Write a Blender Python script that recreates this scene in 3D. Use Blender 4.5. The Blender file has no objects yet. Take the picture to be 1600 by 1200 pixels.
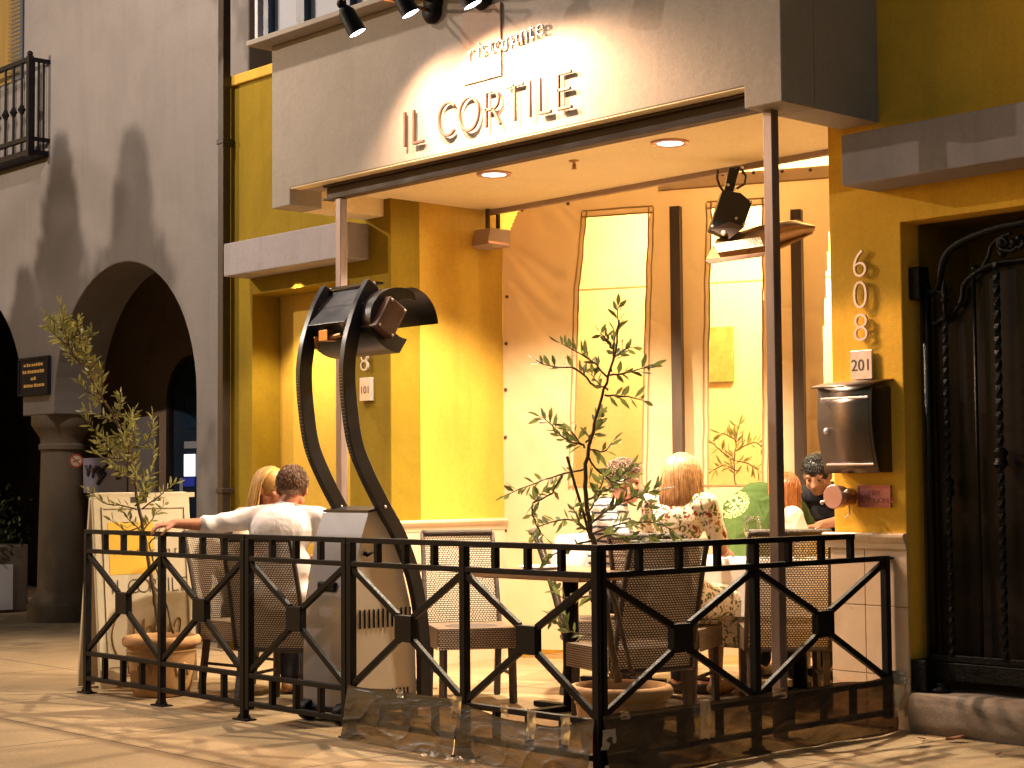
import bpy, bmesh, math, random
from mathutils import Vector, Matrix, Quaternion, noise
from mathutils.bvhtree import BVHTree
random.seed(7)
S = bpy.context.scene
COL = S.collection
PI = math.pi
V = Vector

# ------------------------------------------------------------------ camera
F = 2717.965
YAW, PITCH, ROLL = (math.radians(a) for a in (47.55137816, 3.19945303, -0.46011127))
CAM = V((5.28572155, -5.31919784, 1.27516856))
FW = V((-math.sin(YAW) * math.cos(PITCH), math.cos(YAW) * math.cos(PITCH), math.sin(PITCH)))
_r = V((math.cos(YAW), math.sin(YAW), 0)); _u = _r.cross(FW)
RT = _r * math.cos(ROLL) + _u * math.sin(ROLL)
UP = -_r * math.sin(ROLL) + _u * math.cos(ROLL)
cd = bpy.data.cameras.new('camera'); cam = bpy.data.objects.new('camera', cd); COL.objects.link(cam)
cd.sensor_width = 36.0; cd.lens = F / 1600 * 36; cd.clip_start = 0.05; cd.clip_end = 2000
cam.matrix_world = Matrix(((RT.x, UP.x, -FW.x, CAM.x), (RT.y, UP.y, -FW.y, CAM.y), (RT.z, UP.z, -FW.z, CAM.z), (0, 0, 0, 1)))
S.camera = cam
# a survey of the photograph: where the sight line through a photo point meets a real plane of the site
def ray(u, v): return FW + RT * ((u - 800) / F) - UP * ((v - 600) / F)
def on(u, v, ax, val):
    d = ray(u, v); return CAM + d * ((val - CAM[ax]) / d[ax])
def onx(u, v, x): return on(u, v, 0, x)
def ony(u, v, y): return on(u, v, 1, y)
def onz(u, v, z=0.0): return on(u, v, 2, z)
def onp(u, v, p, n):
    d = ray(u, v); return CAM + d * ((V(p) - CAM).dot(V(n)) / d.dot(V(n)))
def near(u, v, p): return CAM + ray(u, v) * ((V(p) - CAM).dot(FW))

# ------------------------------------------------------------------ objects
def tag(o, label=None, cat=None, group=None, kind=None):
    if label: o['label'] = label
    if cat: o['category'] = cat
    if group: o['group'] = group
    if kind: o['kind'] = kind
    return o
_mw = {}
def mw(o): return _mw.get(o.name, Matrix.Identity(4))
def empty(name, loc, label=None, cat=None, group=None, rz=0.0):
    o = bpy.data.objects.new(name, None); COL.objects.link(o)
    o.empty_display_size = 0.1
    o.location = loc; o.rotation_euler = (0, 0, rz)
    _mw[o.name] = Matrix.Translation(V(loc)) @ Matrix.Rotation(rz, 4, 'Z')
    return tag(o, label, cat, group)
def link(name, me, mat=None, parent=None, local=False):
    """link a mesh; with a parent its coordinates are world ones unless local (then the parent's own)"""
    o = bpy.data.objects.new(name, me); COL.objects.link(o)
    if mat is not None:
        for m in (mat if isinstance(mat, (list, tuple)) else [mat]): me.materials.append(m)
    if parent is not None:
        o.parent = parent
        if not local: o.matrix_parent_inverse = mw(parent).inverted()
        else: _mw[o.name] = mw(parent)
    return o
def copy_tree(o, parent=None):
    c = o.copy(); COL.objects.link(c)
    if parent is not None: c.parent = parent
    for ch in list(o.children): copy_tree(ch, c)
    return c

def basis(d, up=V((0, 0, 1))):
    d = d.normalized()
    s = d.cross(up)
    if s.length < 1e-4: s = d.cross(V((0, 1, 0)))
    s.normalize(); return s, s.cross(d).normalized()

class MB:
    def __init__(self): self.v = []; self.f = []; self.uv = {}; self.mi = {}
    def add(self, vs, fs, mi=0):
        n = len(self.v); self.v += [V(p) for p in vs]
        for f in fs:
            if mi: self.mi[len(self.f)] = mi
            self.f.append([i + n for i in f])
        return self
    def box(self, a, b, M=None, mi=0):
        x0, y0, z0 = (min(a[i], b[i]) for i in range(3)); x1, y1, z1 = (max(a[i], b[i]) for i in range(3))
        vs = [V(p) for p in ((x0,y0,z0),(x1,y0,z0),(x1,y1,z0),(x0,y1,z0),(x0,y0,z1),(x1,y0,z1),(x1,y1,z1),(x0,y1,z1))]
        if M is not None: vs = [M @ p for p in vs]
        return self.add(vs, [(3,2,1,0),(4,5,6,7),(0,1,5,4),(1,2,6,5),(2,3,7,6),(3,0,4,7)], mi)
    def bar(self, p, q, w, h=None, up=V((0, 0, 1)), mi=0):
        p, q = V(p), V(q); h = w if h is None else h
        s, t = basis(q - p, up); s = s * w / 2; t = t * h / 2
        vs = [p - s - t, p + s - t, p + s + t, p - s + t, q - s - t, q + s - t, q + s + t, q - s + t]
        return self.add(vs, [(0,1,2,3),(7,6,5,4),(0,4,5,1),(1,5,6,2),(2,6,7,3),(3,7,4,0)], mi)
    def tube(self, pts, r, n=8, cap=True, mi=0, sy=1.0):
        pts = [V(p) for p in pts]; m = len(pts)
        rr = r if isinstance(r, (list, tuple)) else [r] * m
        b = len(self.v); s = None; vs = []
        for i, p in enumerate(pts):
            d = (pts[min(i + 1, m - 1)] - pts[max(i - 1, 0)])
            if d.length < 1e-9: d = V((0, 0, 1))
            d.normalize()
            if s is None: s, t = basis(d)
            else:
                s = s - d * s.dot(d)
                if s.length < 1e-6: s, t = basis(d)
                s.normalize(); t = s.cross(d)
            for k in range(n):
                a = 2 * PI * k / n; vs.append(p + s * math.cos(a) * rr[i] + t * math.sin(a) * rr[i] * sy)
        fs = [(i*n + k, i*n + (k+1) % n, (i+1)*n + (k+1) % n, (i+1)*n + k) for i in range(m - 1) for k in range(n)]
        if cap: fs += [tuple(range(n))[::-1], tuple((m-1)*n + k for k in range(n))]
        return self.add(vs, fs, mi)
    def lathe(self, prof, n=24, c=(0, 0, 0), M=None, mi=0, cap=True):
        c = V(c); vs = []
        for r, z in prof:
            for k in range(n):
                a = 2 * PI * k / n; p = V((r * math.cos(a), r * math.sin(a), z))
                vs.append((M @ p if M is not None else p) + c)
        m = len(prof)
        fs = [(i*n + k, i*n + (k+1) % n, (i+1)*n + (k+1) % n, (i+1)*n + k) for i in range(m - 1) for k in range(n)]
        if cap: fs += [tuple(range(n))[::-1], tuple((m-1)*n + k for k in range(n))]
        return self.add(vs, fs, mi)
    def prism(self, poly, ext, mi=0):
        poly = [V(p) for p in poly]; n = len(poly); e = V(ext)
        vs = poly + [p + e for p in poly]
        return self.add(vs, [tuple(range(n))[::-1], tuple(range(n, 2*n))] + [(i, (i+1) % n, n + (i+1) % n, n + i) for i in range(n)], mi)
    def quad(self, a, b, c, d, mi=0, uv=None):
        if uv: self.uv[len(self.f)] = uv
        return self.add([a, b, c, d], [(0, 1, 2, 3)], mi)
    def grid(self, fn, nu, nv, skip=None, uvs=(1.0, 1.0), mi=0):
        b = len(self.v); idx = {}
        for i in range(nu + 1):
            for j in range(nv + 1):
                idx[i, j] = len(self.v); self.v.append(V(fn(i / nu, j / nv)))
        for i in range(nu):
            for j in range(nv):
                if skip and skip((i + .5) / nu, (j + .5) / nv): continue
                self.uv[len(self.f)] = [(a / nu * uvs[0], c / nv * uvs[1]) for a, c in ((i, j), (i+1, j), (i+1, j+1), (i, j+1))]
                if mi: self.mi[len(self.f)] = mi
                self.f.append([idx[i, j], idx[i+1, j], idx[i+1, j+1], idx[i, j+1]])
        return self
    def sphere(self, c, r, n=12, m=8, M=None, mi=0):
        c = V(c); r = V((r, r, r)) if not hasattr(r, '__len__') else V(r); vs = []
        for i in range(1, m):
            for k in range(n):
                a, b = 2*PI*k/n, PI*i/m
                p = V((r.x*math.sin(b)*math.cos(a), r.y*math.sin(b)*math.sin(a), r.z*math.cos(b)))
                vs.append(p)
        vs += [V((0, 0, r.z)), V((0, 0, -r.z))]
        vs = [(M @ p if M is not None else p) + c for p in vs]
        fs = [(i*n+k, (i+1)*n+k, (i+1)*n+(k+1) % n, i*n+(k+1) % n) for i in range(m-2) for k in range(n)]
        t = (m-1)*n
        fs += [(t, k, (k+1) % n) for k in range(n)] + [(t+1, (m-2)*n+(k+1) % n, (m-2)*n+k) for k in range(n)]
        return self.add(vs, fs, mi)
    def mesh(self, name, smooth=False):
        me = bpy.data.meshes.new(name); me.from_pydata([tuple(p) for p in self.v], [], self.f); me.update()
        if self.uv:
            l = me.uv_layers.new(name='UV')
            for pi, p in enumerate(me.polygons):
                if pi in self.uv:
                    for k, li in enumerate(p.loop_indices): l.data[li].uv = self.uv[pi][k]
        for pi, m in self.mi.items(): me.polygons[pi].material_index = m
        if smooth:
            me.polygons.foreach_set('use_smooth', [True] * len(me.polygons))
        return me
    def build(self, name, mat=None, parent=None, smooth=False, bevel=0, local=False, seg=2, auto=None):
        me = self.mesh(name, smooth or auto is not None)
        o = link(name, me, mat, parent, local)
        bm = bmesh.new(); bm.from_mesh(me); bmesh.ops.recalc_face_normals(bm, faces=bm.faces) if not self.uv else None; bm.to_mesh(me); bm.free()
        if auto is not None: me.set_sharp_from_angle(angle=math.radians(auto))
        if bevel:
            b = o.modifiers.new('edge', 'BEVEL'); b.width = bevel; b.segments = seg; b.limit_method = 'ANGLE'; b.angle_limit = math.radians(40)
        return o
def B(name, a, b, mat, parent=None, bevel=0.004): return MB().box(a, b).build(name, mat, parent, bevel=bevel)

def bake(o):
    """freeze an object's modifiers into its mesh"""
    me = frozen(o); old = o.data; o.modifiers.clear(); o.data = me; bpy.data.meshes.remove(old); return o
def frozen(o):   # evaluated alone, in a scratch scene, so that the rest of the site is not worked out again
    sc = bpy.data.scenes.new('scratch'); sc.collection.objects.link(o); vl = sc.view_layers[0]; vl.update()
    dg = vl.depsgraph; me = bpy.data.meshes.new_from_object(o.evaluated_get(dg), depsgraph=dg); me = me.copy()
    bpy.data.scenes.remove(sc); return me
def text(name, s, size, depth, mat, parent, origin, xdir, up, align='LEFT', sp=1.0, thin=0.0):
    """lettering with Blender's own built-in font, as a mesh lying in the plane of xdir and up"""
    c = bpy.data.curves.new(name, 'FONT'); c.body = s; c.size = size; c.extrude = depth; c.align_x = align; c.space_character = sp
    c.offset = thin; c.resolution_u = 4
    t = bpy.data.objects.new(name, c); me = frozen(t)
    bpy.data.objects.remove(t); bpy.data.curves.remove(c)
    x = V(xdir).normalized(); y = V(up).normalized(); z = x.cross(y); o = V(origin)
    me.transform(Matrix(((x.x, y.x, z.x, o.x), (x.y, y.y, z.y, o.y), (x.z, y.z, z.z, o.z), (0, 0, 0, 1))))
    me.materials.clear()
    return link(name, me, mat, parent)

# ------------------------------------------------------------------ materials
MAT = {}
def nodes(name):
    m = bpy.data.materials.new(name); m.use_nodes = True; nt = m.node_tree
    b = nt.nodes['Principled BSDF']; MAT[name] = m; return m, nt, b
def N(nt, t, **k):
    n = nt.nodes.new(t)
    for a, v in k.items():
        if a in n.inputs.keys(): n.inputs[a].default_value = v
        else: setattr(n, a, v)
    return n
def L(nt, a, b): nt.links.new(a, b)
def ramp(nt, src, stops, interp='LINEAR'):
    r = N(nt, 'ShaderNodeValToRGB'); r.color_ramp.interpolation = interp
    e = r.color_ramp.elements
    while len(e) < len(stops): e.new(0.5)
    for el, (p, c) in zip(e, stops): el.position = p; el.color = (*c, 1) if len(c) == 3 else c
    L(nt, src, r.inputs['Fac']); return r.outputs['Color']
def tex(nt, scale, detail=4, rough=.55, stretch=None, dist=0.0):
    tc = N(nt, 'ShaderNodeTexCoord'); src = tc.outputs['Object']
    if stretch:
        mp = N(nt, 'ShaderNodeMapping'); mp.inputs['Scale'].default_value = stretch; L(nt, src, mp.inputs['Vector']); src = mp.outputs['Vector']
    n = N(nt, 'ShaderNodeTexNoise', Scale=scale, Detail=detail, Roughness=rough, Distortion=dist); L(nt, src, n.inputs['Vector']); return n
def bump(nt, b, h, strength, dist=.01, prev=None):
    bp = N(nt, 'ShaderNodeBump', Strength=strength, Distance=dist); L(nt, h, bp.inputs['Height'])
    if prev is not None: L(nt, prev, bp.inputs['Normal'])
    L(nt, bp.outputs['Normal'], b.inputs['Normal']); return bp.outputs['Normal']
def mixc(nt, fac, a, b, mode='MIX'):
    m = N(nt, 'ShaderNodeMix', data_type='RGBA', blend_type=mode)
    for s, v in ((m.inputs[0], fac), (m.inputs[6], a), (m.inputs[7], b)):
        if isinstance(v, (int, float)): s.default_value = v
        elif isinstance(v, (tuple, list)): s.default_value = (*v, 1)
        else: L(nt, v, s)
    return m.outputs[2]
def mul(c, k): return tuple(min(1, x * k) for x in c)
def plain(name, col, rough=.5, metal=0.0, var=.15, vs=6.0, bs=0.0, bsc=80.0, spec=.5, stretch=None):
    m, nt, b = nodes(name)
    n = tex(nt, vs, 5, .6, stretch)
    L(nt, ramp(nt, n.outputs['Fac'], [(.3, mul(col, 1 - var)), (.7, mul(col, 1 + var))]), b.inputs['Base Color'])
    b.inputs['Metallic'].default_value = metal; b.inputs['Specular IOR Level'].default_value = spec
    L(nt, ramp(nt, n.outputs['Fac'], [(.3, (rough*.85,)*3), (.75, (min(1, rough*1.2),)*3)]), b.inputs['Roughness'])
    if bs: bump(nt, b, tex(nt, bsc, 4, .6).outputs['Fac'], bs)
    return m
def stucco(name, col, var=.12, bs=.35, streak=.12, spots=True):
    m, nt, b = nodes(name)
    n1 = tex(nt, 1.3, 6, .6, dist=.6); n2 = tex(nt, 1.6, 5, .65, (5, 5, .5)); n3 = tex(nt, 45, 3, .6)
    c = ramp(nt, n1.outputs['Fac'], [(.3, mul(col, 1 - var)), (.55, col), (.75, mul(col, 1 + var*.6))])
    c = mixc(nt, ramp(nt, n2.outputs['Fac'], [(.5, (0,)*3), (.75, (streak,)*3)]), c, mul(col, .45))
    c = mixc(nt, ramp(nt, n3.outputs['Fac'], [(.35, (.16,)*3), (.6, (0,)*3)]), c, mul(col, .5))
    tc = N(nt, 'ShaderNodeTexCoord'); sz_ = N(nt, 'ShaderNodeSeparateXYZ'); L(nt, tc.outputs['Object'], sz_.inputs[0])
    ng = tex(nt, 3.2, 6, .7, (1, 1, .5), .5); ad = N(nt, 'ShaderNodeMath', operation='MULTIPLY_ADD'); L(nt, ng.outputs['Fac'], ad.inputs[0]); ad.inputs[1].default_value = 1.3; L(nt, sz_.outputs['Z'], ad.inputs[2])
    c = mixc(nt, ramp(nt, ad.outputs[0], [(.45, (.55,)*3), (1.0, (0,)*3)]), c, mul(col, .35))     # splash dirt near the ground
    nc = tex(nt, 1.1, 8, .72, None, 1.6)
    c = mixc(nt, ramp(nt, nc.outputs['Fac'], [(.497, (0,)*3), (.5, (.22,)*3), (.503, (0,)*3)]), c, mul(col, .4))   # hairline cracks
    L(nt, c, b.inputs['Base Color']); b.inputs['Roughness'].default_value = .9; b.inputs['Specular IOR Level'].default_value = .2
    p = bump(nt, b, tex(nt, 110, 5, .7).outputs['Fac'], bs, .004)
    bump(nt, b, tex(nt, 9, 4, .6).outputs['Fac'], bs * .35, .02, p)
    return m
def lamp_glow(name, col, strength):
    m, nt, b = nodes(name)
    b.inputs['Emission Color'].default_value = (*col, 1); b.inputs['Emission Strength'].default_value = strength
    b.inputs['Base Color'].default_value = (*col, 1); return m
P_STREET, P_STREET2, P_DOWN, P_SIGN, P_ROOM, P_NICHE, W_STR = 1100, 1650, 830, 390, 245, 215, .17
YEL = stucco('dim_yellow_stucco', (.25, .165, .010), .22, .5, .30)  # dim copy of the yellow wall paint, shade put into its colour
YELP = stucco('lit_yellow_stucco', (.82, .48, .05), .18, .6, .22)  # same yellow paint, brightened in colour where lamplight falls on the pillar
YELB = stucco('yellow_stucco_smooth', (.60, .37, .055), .16, .4, .22)
GREY = stucco('warm_grey_stucco', (.35, .305, .265), .12, .35, .12)
ROSE = stucco('panel_stucco', (.40, .29, .225), .10, .35, .06)
TAUPE = stucco('taupe_stucco', (.19, .172, .166), .14, .35, .16)
LEDGE = stucco('ledge_plaster', (.32, .29, .305), .16, .3, .34)
CEIL = stucco('ceiling_plaster', (.86, .73, .48), .05, .15, .03)
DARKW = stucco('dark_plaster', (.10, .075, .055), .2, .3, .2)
ARCI = stucco('arcade_plaster', (.24, .165, .11), .2, .3, .15)
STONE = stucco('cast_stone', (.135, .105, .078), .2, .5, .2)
INTER = stucco('interior_plaster', (.76, .585, .28), .05, .1, .02)
IRON = plain('black_iron', (.0065, .0055, .007), .5, .0, .3, 20, .15, 160, .12)
GATEI = plain('gate_iron', (.005, .005, .006), .36, .0, .4, 30, .5, 60, .16)
STEEL = plain('post_steel', (.21, .16, .15), .45, .5, .25, 5, .06, 90, .5, (3, 3, .4))
STEELR = plain('primed_steel', (.058, .032, .024), .65, .0, .25, 6, .08, 90)
HEATB = plain('heater_black', (.018, .017, .022), .36, .3, .2, 8, .03, 120)
HEATG = plain('heater_grey', (.22, .21, .235), .42, .35, .10, 3, .02, 120)
HEATS = plain('heater_side', (.52, .45, .37), .45, .25, .08, 3, .02, 120)
BRUSH = plain('brushed_steel', (.20, .155, .13), .34, .85, .06, 40, .06, 200, .5, (.25, 8, 8))
BRUSHD = plain('brushed_steel_dark', (.10, .085, .075), .3, .9, .15, 40, .05, 200, .5, (.25, 8, 8))
BRONZE = plain('letter_bronze', (.10, .048, .032), .5, .1, .15, 12)
BURN = plain('burner_casing', (.085, .04, .028), .45, .3, .25, 9, .08, 60)
REFL = plain('bronze_reflector', (.30, .17, .08), .32, .6, .35, 9, .1, 30)
BRASS = plain('old_brass', (.45, .24, .10), .35, .8, .2, 30)
SILV = plain('dull_silver', (.30, .26, .25), .4, .5, .08, 20)
ALU = plain('number_aluminium', (.62, .55, .56), .35, .7, .08, 20)
ROSEP = plain('rose_plaque', (.40, .15, .14), .4, .5, .12, 25, .1, 60)
PINKC = plain('capped_brass', (.62, .36, .34), .35, .45, .08, 12)
BROWNP = plain('brown_post', (.075, .045, .028), .55, 0, .2, 6, .1, 60, .4, (4, 4, .4))
DPIPE = plain('downspout_paint', (.022, .014, .014), .4, 0, .3, 8)
WHITEB = plain('white_plastic', (.54, .45, .32), .45, 0, .06, 5, .03, 60)
GOLDP = plain('gold_print', (.72, .40, .03), .5, 0, .10, 4)
INKP = plain('dark_print', (.05, .03, .03), .5, 0, .1, 9)
SCRIPT = plain('ochre_script', (.48, .27, .03), .5, 0, .1, 9)
WOOD = None
def wood(name, a, b_, sc=7):
    m, nt, b = nodes(name); n = tex(nt, sc, 6, .6, (1, 12, 12), .8)
    L(nt, ramp(nt, n.outputs['Fac'], [(.3, a), (.7, b_)]), b.inputs['Base Color']); b.inputs['Roughness'].default_value = .42
    bump(nt, b, n.outputs['Fac'], .1, .004); return m
WOOD = wood('table_wood', (.13, .065, .03), (.26, .14, .065))
def cloth(name, col, fold=.5, weave=.15, sc=7.0, rough=.85):
    m, nt, b = nodes(name)
    n = tex(nt, sc, 3, .5, None, 1.2)
    L(nt, ramp(nt, n.outputs['Fac'], [(.25, mul(col, .86)), (.7, col)]), b.inputs['Base Color'])
    b.inputs['Roughness'].default_value = rough; b.inputs['Specular IOR Level'].default_value = .15
    p = bump(nt, b, n.outputs['Fac'], fold, .02); bump(nt, b, tex(nt, 420, 2).outputs['Fac'], weave, .001, p); return m
LINEN = cloth('table_linen', (.78, .70, .68), .25, .1, 4)
SHIRTW = cloth('white_shirt', (.80, .75, .77), .6, .15, 6)
NAPKIN = cloth('napkin', (.80, .74, .66), .4)
TSHIRT = cloth('green_shirt', (.060, .098, .024), .9, .15, 6)
DARKT = cloth('black_shirt', (.014, .013, .016), .5, .15, 6)
TROUS = cloth('dark_trousers', (.03, .03, .04), .5)
BLOUSE = cloth('white_blouse', (.72, .64, .52), .5)
PALEJ = cloth('pale_dress', (.60, .47, .36), .6)
EMBL = plain('shirt_print', (.72, .66, .18), .8, 0, .15, 60)
def floral():
    m, nt, b = nodes('floral_print')
    tc = N(nt, 'ShaderNodeTexCoord')
    w = tex(nt, 16, 2); mx = mixc(nt, .12, tc.outputs['Object'], w.outputs['Color'])
    vo = N(nt, 'ShaderNodeTexVoronoi', Scale=33.0); L(nt, mx, vo.inputs['Vector'])
    vr = N(nt, 'ShaderNodeSeparateColor'); L(nt, vo.outputs['Color'], vr.inputs['Color'])
    pal = ramp(nt, vr.outputs['Red'], [(0, (.26, .05, .025)), (.16, (.07, .09, .03)), (.34, (.50, .22, .10)), (.46, (.10, .05, .03)), (.56, (.42, .30, .08)), (.66, (.16, .17, .05))], 'CONSTANT')
    mask = ramp(nt, vo.outputs['Distance'], [(.36, (1,)*3), (.52, (0,)*3)])
    c = mixc(nt, mask, (.80, .68, .54), pal)
    vo2 = N(nt, 'ShaderNodeTexVoronoi', Scale=46.0); L(nt, mx, vo2.inputs['Vector'])
    c = mixc(nt, ramp(nt, vo2.outputs['Distance'], [(.16, (.7,)*3), (.26, (0,)*3)]), c, (.12, .10, .04))
    L(nt, c, b.inputs['Base Color']); b.inputs['Roughness'].default_value = .85; b.inputs['Specular IOR Level'].default_value = .15
    bump(nt, b, tex(nt, 9, 3).outputs['Fac'], .5, .02); return m
FLORAL = floral()
def stripes(name, a, b_, per=.045):
    m, nt, b = nodes(name); tc = N(nt, 'ShaderNodeTexCoord')
    w = N(nt, 'ShaderNodeTexWave', Scale=1 / per * .32, Distortion=1.5); w.wave_type = 'BANDS'; w.bands_direction = 'Z'
    w.inputs['Detail Scale'].default_value = 2
    L(nt, tc.outputs['Object'], w.inputs['Vector'])
    L(nt, ramp(nt, w.outputs['Fac'], [(.70, a), (.80, b_)]), b.inputs['Base Color']); b.inputs['Roughness'].default_value = .85
    bump(nt, b, tex(nt, 9, 3).outputs['Fac'], .5, .02); return m
STRIPE = stripes('striped_shirt', (.68, .60, .54), (.05, .05, .08))
def skinm(name, col):
    m, nt, b = nodes(name); n = tex(nt, 26, 4)
    L(nt, ramp(nt, n.outputs['Fac'], [(.3, mul(col, .82)), (.7, mul(col, 1.1))]), b.inputs['Base Color'])
    b.inputs['Roughness'].default_value = .5; b.inputs['Subsurface Weight'].default_value = .12
    b.inputs['Subsurface Radius'].default_value = (.02, .008, .004); b.inputs['Subsurface Scale'].default_value = .4
    bump(nt, b, tex(nt, 160, 3).outputs['Fac'], .12, .002); return m
SKIN = skinm('skin', (.50, .235, .14)); SKINR = skinm('sunned_skin', (.50, .20, .11)); SKIND = skinm('tan_skin', (.36, .16, .085))
def hairm(name, a, b_):
    m, nt, b = nodes(name); n = tex(nt, 40, 4, .6, (3, 3, .6))
    L(nt, ramp(nt, n.outputs['Fac'], [(.3, a), (.7, b_)]), b.inputs['Base Color'])
    g = N(nt, 'ShaderNodeNewGeometry'); c0 = ramp(nt, n.outputs['Fac'], [(.3, a), (.7, b_)])
    L(nt, mixc(nt, ramp(nt, g.outputs['Random Per Island'], [(.0, (.75,)*3), (.55, (.0,)*3)]), c0, mul(a, .7)), b.inputs['Base Color'])
    b.inputs['Roughness'].default_value = .42; b.inputs['Specular IOR Level'].default_value = .45; return m
HBLOND = hairm('blonde_hair', (.34, .17, .04), (.66, .40, .12)); HBOB = hairm('auburn_blonde_hair', (.30, .12, .04), (.74, .44, .20))
HBROWN = hairm('brown_hair', (.07, .03, .013), (.22, .10, .04)); HGREY = hairm('grey_curls', (.10, .055, .035), (.36, .22, .15))
HBLACK = hairm('black_hair', (.008, .007, .007), (.03, .022, .018)); HORNG = hairm('copper_hair', (.20, .055, .012), (.46, .16, .035))
PLAQ = plain('plaque_bronze', (.012, .011, .015), .7, .0, .2, 20, .1, 60, .1)
EYE = plain('eye', (.03, .02, .015), .2, 0, .1)
SHOE = plain('shoe_leather', (.03, .018, .012), .4, 0, .2, 20)
TANSHOE = plain('tan_leather', (.30, .14, .05), .45, 0, .2, 20)
TERRA = None
def terra():
    m, nt, b = nodes('terracotta'); n = tex(nt, 5, 6, .65, None, .5); n2 = tex(nt, 3, 5, .6, (3, 3, .6))
    c = ramp(nt, n.outputs['Fac'], [(.3, (.34, .17, .065)), (.6, (.48, .26, .10)), (.8, (.56, .36, .17))])
    c = mixc(nt, ramp(nt, n2.outputs['Fac'], [(.55, (0,)*3), (.8, (.5,)*3)]), c, (.50, .36, .22))
    L(nt, c, b.inputs['Base Color']); b.inputs['Roughness'].default_value = .85
    bump(nt, b, tex(nt, 60, 4).outputs['Fac'], .25, .004); return m
TERRA = terra()
SOIL = plain('soil', (.045, .028, .016), .95, 0, .4, 30, .9, 40)
BARK = plain('olive_bark', (.13, .085, .045), .85, 0, .35, 22, .6, 60, .3, (2, 2, .5))
def leafm(name, a, b_, c):
    m, nt, b = nodes(name)
    g = N(nt, 'ShaderNodeNewGeometry')
    L(nt, ramp(nt, g.outputs['Random Per Island'], [(.1, a), (.5, b_), (.9, c)]), b.inputs['Base Color'])
    b.inputs['Roughness'].default_value = .42; b.inputs['Specular IOR Level'].default_value = .4
    t = N(nt, 'ShaderNodeBsdfTranslucent', Color=(*mul(b_, 1.5), 1)); mx = N(nt, 'ShaderNodeMixShader', Fac=.35)
    out = nt.nodes['Material Output']; L(nt, b.outputs[0], mx.inputs[1]); L(nt, t.outputs[0], mx.inputs[2]); L(nt, mx.outputs[0], out.inputs[0]); return m
LEAF = leafm('olive_leaf', (.07, .09, .024), (.14, .165, .05), (.28, .29, .12))
LEAFY = leafm('pale_olive_leaf', (.11, .11, .028), (.22, .21, .06), (.36, .33, .12))
LEAFD = leafm('street_leaf', (.02, .03, .01), (.035, .05, .015), (.06, .07, .02))
DRAPE = plain('lit_drape', (.20, .125, .035), .8, 0, .15, 3, .1, 30, .2, (6, 6, .3))
DRY = plain('dry_leaf', (.28, .11, .045), .8, 0, .3, 40)
def weave(name, strand, hi, hole=1.0, px=.0155, py=.0105):
    """wicker: dark gaps round half see-through dots coloured like lamplit strands"""
    m, nt, b = nodes(name)
    tc = N(nt, 'ShaderNodeTexCoord'); br = N(nt, 'ShaderNodeTexBrick')
    L(nt, tc.outputs['UV'], br.inputs['Vector'])
    br.inputs['Scale'].default_value = 1.0; br.inputs['Brick Width'].default_value = px; br.inputs['Row Height'].default_value = py
    br.inputs['Mortar Size'].default_value = .0038; br.inputs['Mortar Smooth'].default_value = .5
    n = tex(nt, 30, 3)
    c = ramp(nt, n.outputs['Fac'], [(.3, mul(hi, .8)), (.7, hi)])
    L(nt, mixc(nt, br.outputs['Fac'], c, strand), b.inputs['Base Color'])
    b.inputs['Roughness'].default_value = .4
    inv = N(nt, 'ShaderNodeMath', operation='SUBTRACT'); inv.inputs[0].default_value = 1; L(nt, br.outputs['Fac'], inv.inputs[1])
    bump(nt, b, inv.outputs[0], .8, .004)
    out = nt.nodes['Material Output']; tr = N(nt, 'ShaderNodeBsdfTransparent'); mx = N(nt, 'ShaderNodeMixShader')
    L(nt, ramp(nt, br.outputs['Fac'], [(.35, (1 - hole,)*3), (.6, (1 - hole * .2,)*3)]), mx.inputs[0])
    L(nt, tr.outputs[0], mx.inputs[1]); L(nt, b.outputs[0], mx.inputs[2]); L(nt, mx.outputs[0], out.inputs[0]); return m
WICK = weave('brown_wicker', (.035, .024, .017), (1.0, .84, .66), .30, .0175, .0118)  # dots coloured pale to paint the highlights on the strands
WICKS = weave('dense_wicker', (.016, .010, .007), (.42, .27, .16), .04, .0175, .0118)
WICKF = plain('wicker_frame', (.045, .025, .016), .5, 0, .4, 120, .9, 140)
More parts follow.
